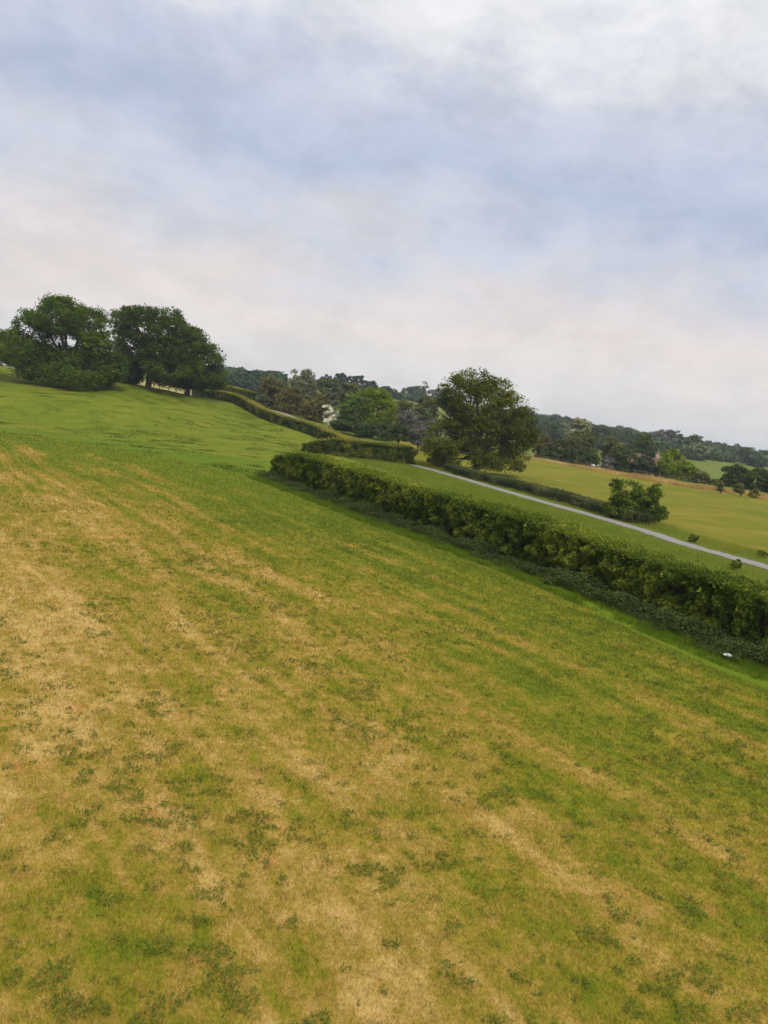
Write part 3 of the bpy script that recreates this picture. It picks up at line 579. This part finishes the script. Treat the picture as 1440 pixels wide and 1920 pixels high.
for a in [  # middle distance, behind the winding hedge
    ('willow_tree', 508, 772, 704, 56, 172, 'bronze green willow at the left end of the thicket behind the hedge', BROWN),
    ('willow_tree', 565, 770, 690, 62, 185, 'pale airy tree rising above the bronze thicket', leaf_mat('airy_leaves', (0.09, 0.095, 0.05), (0.15, 0.155, 0.08), (0.24, 0.24, 0.13), 0.35)),
    ('thicket_shrub', 545, 782, 726, 66, 165, 'reddish brown shrub low in the thicket behind the hedge', BROWN),
    ('thicket_shrub', 495, 768, 738, 34, 168, 'small grey green shrub where the lane disappears', GREYG),
    ('thicket_shrub', 590, 795, 738, 58, 160, 'dull brown shrub left of the white hawthorn', BROWN),
    ('thicket_shrub', 618, 770, 708, 50, 190, 'grey green tree behind the white hawthorn', GREYG),
    ('thicket_shrub', 652, 770, 716, 46, 200, 'pale olive tree showing above the narrow pale green tree', OLIVE),
    ('thicket_shrub', 752, 808, 748, 56, 170, 'olive shrub right of the rounded bright green tree', OLIVE),
    ('thicket_shrub', 762, 816, 768, 52, 155, 'grey mauve shrub low beside the large tree', MAUVE),
    ('thicket_shrub', 792, 818, 762, 56, 165, 'grey olive shrub half hidden by the large tree', GREYG),
    ('thicket_shrub', 812, 826, 786, 44, 140, 'dark mauve shrub at the left foot of the large tree', MAUVE),
    ('thicket_shrub', 800, 790, 742, 44, 210, 'yellow green tree peeping out left of the large tree', OLIVE),
    ('thicket_shrub', 748, 826, 796, 50, 132, 'low dark bush between the corner hedge and the rounded tree', DARK),
    ('thicket_shrub', 784, 832, 800, 44, 128, 'low dark bush touching the left side of the large tree', MAUVE),
    ('thicket_shrub', 682, 815, 793, 60, 140, 'dark undergrowth bush under the rounded bright green tree', DARK),
    ('thicket_shrub', 642, 806, 788, 46, 141, 'dark undergrowth bush under the narrow pale green tree', DARK),
    ('thicket_shrub', 722, 820, 796, 46, 138, 'dark undergrowth bush right of the rounded bright green tree', DARK),
    # right hand tree line beyond the yellow field
    ('hedgerow_tree', 1018, 866, 816, 40, 172, 'tan leafed shrub just right of the large tree', BROWN),
    ('hedgerow_tree', 1046, 868, 822, 40, 170, 'brown green shrub between the tan shrub and the tall olive tree', OLIVE),
    ('hedgerow_tree', 1092, 874, 806, 70, 168, 'tall olive tree under a pale airy crown', OLIVE),
    ('hedgerow_tree', 1082, 860, 784, 46, 178, 'pale thin crown standing above the olive tree', PALE),
    ('hedgerow_tree', 1148, 880, 820, 50, 166, 'rounded olive tree left of the house', OLIVE),
    ('hedgerow_tree', 1062, 872, 840, 46, 163, 'dark low bush under the olive tree', DARK),
    ('hedgerow_tree', 1028, 868, 846, 44, 163, 'dark low bush below the tan shrub', DARK),
    ('hedgerow_tree', 1105, 878, 848, 40, 160, 'dark low bush beside the white sheep', DARK),
    ('hedgerow_tree', 1140, 884, 854, 22, 158, 'small grey brown bush in front of the rounded olive tree', MAUVE),
    ('hedgerow_tree', 1174, 889, 846, 52, 158, 'dark green bush below the red roof', DARK),
    ('hedgerow_tree', 1205, 894, 855, 46, 157, 'grey green bush in front of the house wall', leaf_mat('dusky_leaves', (0.03, 0.045, 0.022), (0.055, 0.075, 0.034), (0.10, 0.12, 0.055), 0.25)),
    ('hedgerow_tree', 1240, 898, 872, 30, 156, 'small dusky bush under the chimney', DARK),
    ('hedgerow_tree', 1209, 864, 811, 62, 235, 'dark domed tree behind the house roof', OAKD),
    ('hedgerow_tree', 1262, 902, 843, 62, 155, 'bright green leaning tree right of the house', FRESH),
    ('hedgerow_tree', 1288, 906, 870, 52, 153, 'mid green bush sloping down from the bright green tree', FRESH),
    ('hedgerow_tree', 1312, 910, 882, 34, 151, 'olive bush at the end of the row before the gap', OLIVE),
    ('hedgerow_tree', 1338, 914, 900, 34, 152, 'low dark bush in the gap below the green field patch', DARK),
    ('hedgerow_tree', 1380, 926, 872, 54, 152, 'dark rounded bush left of two at the right edge', OAKD),
    ('hedgerow_tree', 1420, 932, 878, 62, 148, 'dark rounded bush at the far right edge of the field', OAKD),
    ('hedgerow_tree', 1455, 938, 884, 56, 146, 'dark bush cut by the right frame edge', OAKD),
    # pale shrubs under the left oaks
    ('field_bush', 62, 716, 696, 40, 165, 'brown bush seen under the left oak', BROWN),
    ('field_bush', 246, 718, 690, 34, 190, 'pale grey bush between the left and middle oaks', GREYG),
    ('field_bush', 10, 684, 668, 60, 260, 'dark hedge bush on the skyline behind the left oak', DARK),
    ('field_bush', 215, 712, 676, 50, 230, 'grey green tree in the gap between the two oaks', GREYG),
    ]:
    nm, bx, by, tp, wp, D, lb, m_ = a
    sd_ = int(bx * 3 + tp); easy(nm, bx, by, tp, wp, D, lb, m_, sd_, cat='bush' if ('shrub' in nm or 'bush' in lb or 'shrub' in lb) else 'tree', nleaf=int(3000 + wp * (by - tp) * 1.1), gap=0.44 if m_ in (PALE,) else 0.34)
# three windswept bushes in the far field
for k, (bx, by, tp, wp, lb) in enumerate([(1351, 924, 902, 20, 'leftmost of three small bushes leaning in the far field'), (1388, 935, 906, 22, 'middle and tallest of three small bushes leaning in the far field'), (1416, 938, 916, 20, 'thin twiggy bush, rightmost of three in the far field')]):
    D = 118; s = D / F; easy_l = [(bx - 3, tp + 9, wp * 0.42, 9), (bx - 5, tp + 5, wp * 0.3, 6), (bx + 2, tp + 14, wp * 0.3, 7)]
    pxtree('field_bush', bx, by, D, easy_l, lb, OLIVE if k != 2 else BROWN, cat='bush', nleaf=1500 if k < 2 else 600, leaf=0.17, clump=0.32, gap=0.3, seed=300 + k, trunk=0.09, fork=0.3)
# dark conifer clump on the hill and the trees of the skyline
for k, (bx, tp, wp, D) in enumerate([(612, 702, 34, 420), (640, 698, 40, 425), (668, 704, 38, 430), (694, 712, 36, 430), (722, 724, 34, 425), (742, 734, 26, 420)]):
    easy('pine_tree', bx, tp + 46, tp, wp, D, 'dark pine of the clump on the hill, ' + ['leftmost of six', 'second from left and tallest', 'third from left', 'third from right', 'second from right', 'rightmost and lowest'][k], PINE, 400 + k, nleaf=2600, group='pines on the hill', gap=0.3)
sky_row = [(772, 728, 34, 470), (800, 722, 34, 480), (830, 735, 34, 480), (1004, 788, 40, 330), (1030, 794, 32, 340), (1052, 793, 30, 360), (1108, 804, 30, 360), (1132, 806, 36, 340), (1170, 812, 44, 330), (1240, 806, 30, 420), (1264, 814, 26, 430), (1300, 822, 40, 400),
           (1330, 832, 36, 410), (1352, 833, 42, 390), (1382, 836, 36, 400), (1408, 846, 34, 380), (1434, 850, 40, 390), (1460, 858, 40, 390), (1288, 838, 36, 360), (1318, 848, 34, 350)]
nm_ = ['left of the large tree, first of the pair', 'left of the large tree, second of the pair', 'just behind the left side of the large tree', 'just right of the large tree', 'second to the right of the large tree', 'left of the pale airy crown',
       'right of the pale airy crown', 'between the pale crown and the domed tree', 'left of the dark domed tree', 'greyish and tallest above the house', 'small, next right of the greyish tall one', 'above the bright green leaning tree',
       'above the left end of the green field patch', 'dark, above the middle of the green field patch', 'above the right end of the green field patch', 'above the dark rounded bushes', 'near the right frame edge', 'cut by the right frame edge', 'in front of the skyline over the bright tree', 'at the top left corner of the green patch']
for k, (bx, tp, wp, D) in enumerate(sky_row):
    easy('skyline_tree', bx, tp + 46, tp - 5, wp * 1.55, D, 'distant skyline tree ' + nm_[k], [DARK, GREYG, DARK, OAKD][k % 4] if k != 9 else MAUVE, 500 + k, nleaf=2200, group='distant trees on the skyline', gap=0.32)

# far woods that read as one mass: many crowns of leaf clumps
def wood(name, spots, label, lm, seed):
    r = np.random.default_rng(seed); VV = []; TN = []; n_ = 0
    for (x, y, hgt, wd) in spots:
        z0 = gz1(x, y); N = 520; d = r.normal(size=(N, 3)); d /= np.linalg.norm(d, axis=1)[:, None]; rad = 1 - np.minimum(r.exponential(0.14, N), 0.6)
        lump = 0.75 + 0.5 * vnoise(d * 2.2 + r.uniform(0, 50), seed)
        c = np.array([x, y, z0 + hgt * 0.5]) + d * (rad * lump)[:, None] * np.array([wd / 2, wd / 2, hgt * 0.55]); c[:, 2] = np.maximum(c[:, 2], z0)
        n = d + np.array([0, 0, 0.4]) + r.normal(0, 0.5, (N, 3)); s_ = wd * 0.115 * r.uniform(0.6, 1.3, N); V_, _ = leaves(c, n, s_ * 1.2, s_, r); VV.append(V_); TN.append(np.clip(r.normal(0.5, 0.27) + r.normal(0, 0.12, N), 0, 1))
    V = np.concatenate(VV); o = mesh_obj(name, V, np.arange(len(V)).reshape(-1, 4), lm, attrs={'tone': ('FACE', np.concatenate(TN))}); return tag(o, label, 'woodland', kind='stuff')
r = random.Random(77); spots = []
for k in range(150): D = r.uniform(330, 620); px = r.uniform(930, 1560); p_ = at(px, 850, D); spots.append((p_[0], D, r.uniform(4.5, 7), r.uniform(8, 15)))
for k in range(70): D = r.uniform(450, 650); px = r.uniform(560, 930); p_ = at(px, 760, D); spots.append((p_[0], D, r.uniform(3, 5.5), r.uniform(9, 15)))
wood('far_woodland', spots, 'belt of distant woodland along the horizon on the right', leaf_mat('far_wood_leaves', (0.024, 0.040, 0.018), (0.045, 0.068, 0.028), (0.080, 0.105, 0.042), 0.2), 91)
spots = []
for k in range(260): D = r.uniform(900, 1300); px = r.uniform(300, 530); p_ = at(px, 740, D); spots.append((p_[0], D, r.uniform(9, 13), r.uniform(16, 26)))
for k in range(40): D = r.uniform(280, 420); px = r.uniform(380, 520); p_ = at(px, 740, D); spots.append((p_[0], D, r.uniform(5, 8), r.uniform(9, 14)))
for k in range(60): D = r.uniform(380, 520); px = r.uniform(-200, 330); p_ = at(px, 700, D); spots.append((p_[0], D, r.uniform(5, 8), r.uniform(9, 14)))
wood('ridge_woodland', spots, 'blue green wooded ridge on the skyline right of the oaks', leaf_mat('ridge_leaves', (0.022, 0.042, 0.022), (0.040, 0.065, 0.032), (0.065, 0.095, 0.045), 0.2), 92)

# ------------------------------------------------------------------ brambles along the far verge
BR = leaf_mat('bramble_leaves', (0.028, 0.042, 0.014), (0.060, 0.075, 0.024), (0.13, 0.13, 0.045), 0.28)
bl = smooth([g0(800, 868), g0(850, 889), g0(900, 903), g0(985, 925), g0(1060, 945), g0(1130, 966), g0(1185, 982)], 5)
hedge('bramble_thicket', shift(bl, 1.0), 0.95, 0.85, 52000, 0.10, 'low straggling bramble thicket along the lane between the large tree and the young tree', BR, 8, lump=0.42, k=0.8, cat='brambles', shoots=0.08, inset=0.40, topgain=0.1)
# young plants dotted on the verge
for k, (px, py, hpx, lb) in enumerate([(1300, 1017, 16, 'small dark weed on the far verge right of the young tree'), (1430, 1046, 14, 'small weed on the far verge at the right edge'), (1376, 1068, 22, 'dark weed clump on the near verge at the right, below the lane')]):
    b = g0(px, py); D = b[1]; pxtree('verge_weed', px, py, D, [(px, py - hpx * 0.5, hpx * 0.5, hpx * 0.5), (px + 4, py - hpx * 0.4, hpx * 0.4, hpx * 0.4)], lb, ASH, cat='weed', nleaf=500, leaf=0.09, clump=0.14, gap=0.25, seed=700 + k, trunk=0.02)

# ------------------------------------------------------------------ fences
WOOD = plain('weathered_wood', (0.10, 0.08, 0.055), (0.19, 0.16, 0.115), 2.5, 0.9, 0.5, (6, 6, 0.8))
def fence(name, pts, label, ht, rails, pr=0.07, group=None):
    b = np.array(pts[0]); root = empty(name, (b[0], b[1], gz1(*b)), label, 'fence'); P = [(x - b[0], y - b[1], gz1(x, y) - root.location[2]) for x, y in pts]
    for q in P:
        T = Tubes(); T.tube([(q[0], q[1], q[2] - 0.3), (q[0], q[1], q[2] + ht), (q[0], q[1], q[2] + ht + 0.03)], [pr, pr, pr * 0.4], 7); T.build('post', WOOD, root)
    for rh in rails:
        T = Tubes()
        for a, c in zip(P[:-1], P[1:]): T.tube([(a[0], a[1] - pr - 0.02, a[2] + rh), (c[0], c[1] - pr - 0.02, c[2] + rh)], 0.03, 6)
        T.build('rail', WOOD, root)
fence('wooden_fence', [at(px, py, D)[:2] for px, py, D in [(288, 728, 150), (299, 731, 150), (316, 734, 150), (330, 737, 151), (345, 740, 152), (360, 743, 154)]], 'short wooden post and rail fence under the oaks', 1.2, (0.5, 0.95))
fence('field_fence', [g0(px, py) for px, py in [(1012, 863), (1034, 867), (1056, 871), (1078, 875), (1100, 879), (1122, 882), (1144, 886), (1166, 890), (1188, 894), (1212, 897), (1236, 901), (1260, 905), (1284, 908), (1308, 912)]], 'low post and rail fence in front of the tree line beyond the yellow field', 1.15, (0.6, 1.0), 0.06)

# dry grass tufts along the far field boundary
q = strip_points(DRY[:5], 26000, -0.3, 7.0, rng); q = q[sdist(q[:, 0], q[:, 1], ROAD) < -5]
V, T = blades(q[:, 0], q[:, 1], gz(q[:, 0], q[:, 1]), rng.uniform(0.2, 0.7, len(q)) * (0.4 + fbm(P3(q[:, 0], q[:, 1], 0.3), 5)), 0.09, 0.5, rng)
o = mesh_obj('dry_grass', V, T, leaf_mat('dry_grass', (0.22, 0.14, 0.05), (0.36, 0.25, 0.095), (0.50, 0.38, 0.17), 0.35), attrs={'tone': ('FACE', np.clip(fbm(P3(q[:, 0], q[:, 1], 0.25), 8) + rng.normal(0, 0.12, len(q)), 0, 1))})
tag(o, 'band of tall dry straw coloured grass along the far edge of the yellow field', 'grass', kind='stuff')

# ------------------------------------------------------------------ cottage among the trees
BRICK, t = mat('pale_brick'); tc = t.new('ShaderNodeTexCoord').outputs['Object']; bk = t.new('ShaderNodeTexBrick'); t.put(bk.inputs[0], t.vec(t.add(t.xyz(tc)[0], t.xyz(tc)[1]), t.xyz(tc)[2], 0.0))
bk.inputs['Color1'].default_value = (0.42, 0.27, 0.19, 1); bk.inputs['Color2'].default_value = (0.34, 0.20, 0.14, 1); bk.inputs['Mortar'].default_value = (0.40, 0.36, 0.30, 1); bk.inputs['Scale'].default_value = 4.5
d = t.new('ShaderNodeBsdfPrincipled'); t.put(d.inputs['Base Color'], bk.outputs[0]); d.inputs['Roughness'].default_value = 0.9; t.put(t.new('ShaderNodeOutputMaterial').inputs[0], d.outputs[0])
TILE, t = mat('roof_tiles'); tc = t.new('ShaderNodeTexCoord').outputs['Object']; wv = t.new('ShaderNodeTexWave', wave_type='BANDS', bands_direction='Z'); t.put(wv.inputs[0], tc); wv.inputs['Scale'].default_value = 3.0; wv.inputs['Distortion'].default_value = 0.6
c = t.mix(t.noise(tc, 2.0, 5), (0.11, 0.052, 0.036), (0.18, 0.098, 0.066)); c = t.mix(t.mul(wv.outputs[1], 0.3), c, (0.10, 0.05, 0.04)); d = t.new('ShaderNodeBsdfPrincipled'); t.put(d.inputs['Base Color'], c); d.inputs['Roughness'].default_value = 0.85
t.put(t.new('ShaderNodeOutputMaterial').inputs[0], d.outputs[0])
GLASS = plain('window_glass', (0.03, 0.035, 0.04), (0.05, 0.055, 0.06), 1.0, 0.1, 0)
FRAME = plain('white_paint', (0.72, 0.72, 0.70), (0.80, 0.80, 0.78), 2.0, 0.6, 0)
def cottage(px, D, Lx, Wy, ev, rg, label, name='brick_house', chim=True, rot=0.0):
    b = at(px, 870, D); z = gz1(b[0], b[1]); root = empty(name, (b[0], b[1], z), label, 'house'); root.rotation_euler = (0, 0, rot); l, w_ = Lx / 2, Wy / 2
    T = Tubes()
    for pts in ([(-l, -w_, -.5), (l, -w_, -.5), (l, -w_, ev), (-l, -w_, ev)], [(l, w_, -.5), (-l, w_, -.5), (-l, w_, ev), (l, w_, ev)], [(l, -w_, -.5), (l, w_, -.5), (l, w_, ev), (l, -w_, ev)], [(-l, w_, -.5), (-l, -w_, -.5), (-l, -w_, ev), (-l, w_, ev)],
                [(l, -w_, ev), (l, w_, ev), (l, 0.02, rg), (l, -0.02, rg)], [(-l, w_, ev), (-l, -w_, ev), (-l, -0.02, rg), (-l, 0.02, rg)]): T.quad(pts)
    T.build('wall', BRICK, root, False)
    T = Tubes(); o_ = 0.35; dz_ = (rg - ev) * o_ / w_
    for s in (1, -1):
        lo = [(-l - o_, s * (w_ + o_), ev - dz_ + 0.06), (l + o_, s * (w_ + o_), ev - dz_ + 0.06)]; up = [(l + o_, 0, rg + 0.06), (-l - o_, 0, rg + 0.06)]
        T.quad(lo + up); T.quad([(x_, y_, z_ + 0.16) for x_, y_, z_ in (lo + up)]); T.quad([lo[0], lo[1], (lo[1][0], lo[1][1], lo[1][2] + .16), (lo[0][0], lo[0][1], lo[0][2] + .16)])
        for e_ in (0, 1): a_, c_ = lo[e_], up[1 - e_]; T.quad([a_, c_, (c_[0], c_[1], c_[2] + .16), (a_[0], a_[1], a_[2] + .16)])
    rf = T.build('roof', TILE, root, False)
    if chim:
        T = Tubes(); T.box((l - 0.55, 0, rg - 0.8), 0.9, 0.9, 2.2); T.box((l - 0.55, 0, rg + 1.4), 1.1, 1.1, 0.18); T.tube([(l - 0.55, 0, rg + 1.58), (l - 0.55, 0, rg + 2.0)], 0.16, 8); T.build('chimney', BRICK, rf, False)
    for wx in np.linspace(-l + 1.6, l - 1.6, 3):
        T = Tubes(); T.box((wx, -w_ - 0.03, 1.0), 1.3, 0.1, 0.08); T.box((wx, -w_ - 0.03, 2.2), 1.3, 0.1, 0.08)
        for k in (-0.61, 0, 0.61): T.box((wx + k, -w_ - 0.03, 1.08), 0.08, 0.1, 1.12)
        f_ = T.build('window', FRAME, root, False); T = Tubes(); T.box((wx, -w_ - 0.015, 1.08), 1.14, 0.05, 1.12); T.build('pane', GLASS, f_, False)
    T = Tubes(); T.box((l + 0.03, -0.4, 1.1), 0.1, 0.9, 1.2); T.build('gable_window', GLASS, root, False)
cottage(1203, 205, 8.5, 5.5, 2.9, 5.0, 'pale brick cottage with tiled roof and chimney among the hedgerow trees', rot=-0.55)
cottage(1182, 228, 5.0, 5.0, 3.4, 5.4, 'outbuilding with a darker red roof left of the cottage', name='red_outbuilding', chim=False, rot=0.2)

# ------------------------------------------------------------------ sheep
WOOL = plain('wool', (0.62, 0.59, 0.52), (0.78, 0.75, 0.68), 9.0, 0.95, 0.8); FACE = plain('sheep_face', (0.50, 0.46, 0.40), (0.62, 0.58, 0.50), 4.0)
def sheep_mesh():
    bm_v = {'hip': (-0.42, 0, 0.62, 0.24), 'mid': (-0.05, 0, 0.62, 0.30), 'sh': (0.35, 0, 0.62, 0.25), 'neck': (0.58, 0, 0.58, 0.13), 'head': (0.74, 0, 0.40, 0.095), 'nose': (0.84, 0, 0.27, 0.05), 'tail': (-0.66, 0, 0.55, 0.06)}
    names = list(bm_v); ed = [('hip', 'mid'), ('mid', 'sh'), ('sh', 'neck'), ('neck', 'head'), ('head', 'nose'), ('hip', 'tail')]
    for s in (1, -1):
        for a, x in (('hip', -0.42), ('sh', 0.35)):
            f = 1 if a == 'hip' else -1
            bm_v[a + 'u%d' % s] = (x - 0.03 * f, 0.13 * s, 0.36, 0.09); bm_v[a + 'k%d' % s] = (x - 0.06 * f, 0.13 * s, 0.2, 0.045); bm_v[a + 'f%d' % s] = (x, 0.13 * s, 0.02, 0.04)
            ed += [(a, a + 'u%d' % s), (a + 'u%d' % s, a + 'k%d' % s), (a + 'k%d' % s, a + 'f%d' % s)]
        bm_v['ear%d' % s] = (0.66, 0.15 * s, 0.45, 0.03); ed.append(('head', 'ear%d' % s))
    names = list(bm_v); me = bpy.data.meshes.new('sheep'); me.from_pydata([bm_v[n][:3] for n in names], [(names.index(a), names.index(b)) for a, b in ed], [])
    o = bpy.data.objects.new('sheep', me); COL.objects.link(o); sk = o.modifiers.new('skin', 'SKIN')
    for i, n in enumerate(names): me.skin_vertices[0].data[i].radius = (bm_v[n][3],) * 2
    me.skin_vertices[0].data[1].use_root = True; ss = o.modifiers.new('sub', 'SUBSURF'); ss.levels = ss.render_levels = 2
    bpy.context.view_layer.update(); ev = o.evaluated_get(bpy.context.evaluated_depsgraph_get()); m2 = bpy.data.meshes.new_from_object(ev); bpy.data.objects.remove(o); m2.materials.clear(); m2.materials.append(WOOL); return m2
SM = sheep_mesh()
for (px, py, D, rz, lb, gp) in [(3, 701, 170, 0.3, 'white sheep at the very left edge below the skyline', 'sheep'), (19, 703, 168, 2.7, 'white sheep in the pale field left of the oak', 'sheep'), (66, 709, 160, 0.2, 'white sheep grazing under the left oak', 'sheep'),
                                (1110, 875, 159, 2.5, 'larger white sheep by the dark bush beyond the yellow field', 'sheep'), (1122, 877, 159, 0.5, 'smaller white sheep just right of the larger one', 'sheep')]:
    b = at(px, py, D); o = bpy.data.objects.new('sheep', SM); COL.objects.link(o); o.location = (b[0], b[1], gz1(b[0], b[1])); o.rotation_euler = (0, 0, rz); o.scale = (1.1,) * 3; tag(o, lb, 'sheep', 'white sheep in the fields')

# ------------------------------------------------------------------ white flower head at the edge of the nettles
b = g0(1362, 1240); root = empty('white_flower', (b[0], b[1], gz1(b[0], b[1])), 'lone white flower head on a short stem at the edge of the nettles', 'flower')
T = Tubes(); T.tube([(0, 0, -0.02), (0.01, 0, 0.08), (0.0, 0.01, 0.16)], [0.008, 0.007, 0.006], 6); rr = np.random.default_rng(3)
for k in range(12): a = k * 0.52; T.tube([(0, 0.01, 0.15), (0.07 * math.cos(a), 0.07 * math.sin(a), 0.20 + 0.02 * (k % 2))], 0.003, 4)
T.build('stem', plain('stem_green', (0.08, 0.14, 0.03), (0.12, 0.18, 0.05)), root)
N = 420; a = rr.uniform(0, 6.28, N); q = 0.115 * np.sqrt(rr.random(N)); c = np.column_stack([q * np.cos(a), q * np.sin(a), 0.225 - 2.6 * q * q + rr.normal(0, 0.008, N)]); V, Q = leaves(c, np.column_stack([rr.normal(0, .4, (N, 2)), np.ones(N)]), 0.022, 0.02, rr)
mesh_obj('flower_head', V, Q, plain('petals', (0.78, 0.77, 0.72), (0.85, 0.84, 0.80), 5, 0.7, 0), root)

# ------------------------------------------------------------------ haze
HM = bpy.data.materials.new('haze_air'); HM.use_nodes = True; t = NT(HM.node_tree); v = t.new('ShaderNodeVolumePrincipled'); v.inputs['Color'].default_value = (0.80, 0.88, 1.0, 1); v.inputs['Density'].default_value = 0.00022; v.inputs['Anisotropy'].default_value = 0.0
t.put(t.new('ShaderNodeOutputMaterial').inputs['Volume'], v.outputs[0])
zl, zh = float(zf.min()) - 1.0, float(zf.max()) + 20.0
T = Tubes(); cx, cy = (gx[0] + gx[-1]) / 2, (gy[0] + gy[-1]) / 2; T.box((cx, cy, zl), gx[-1] - gx[0] + 20, gy[-1] - gy[0] + 20, zh - zl)
tag(T.build('haze', HM, None, False), kind='stuff')
print('haze', zl, zh)
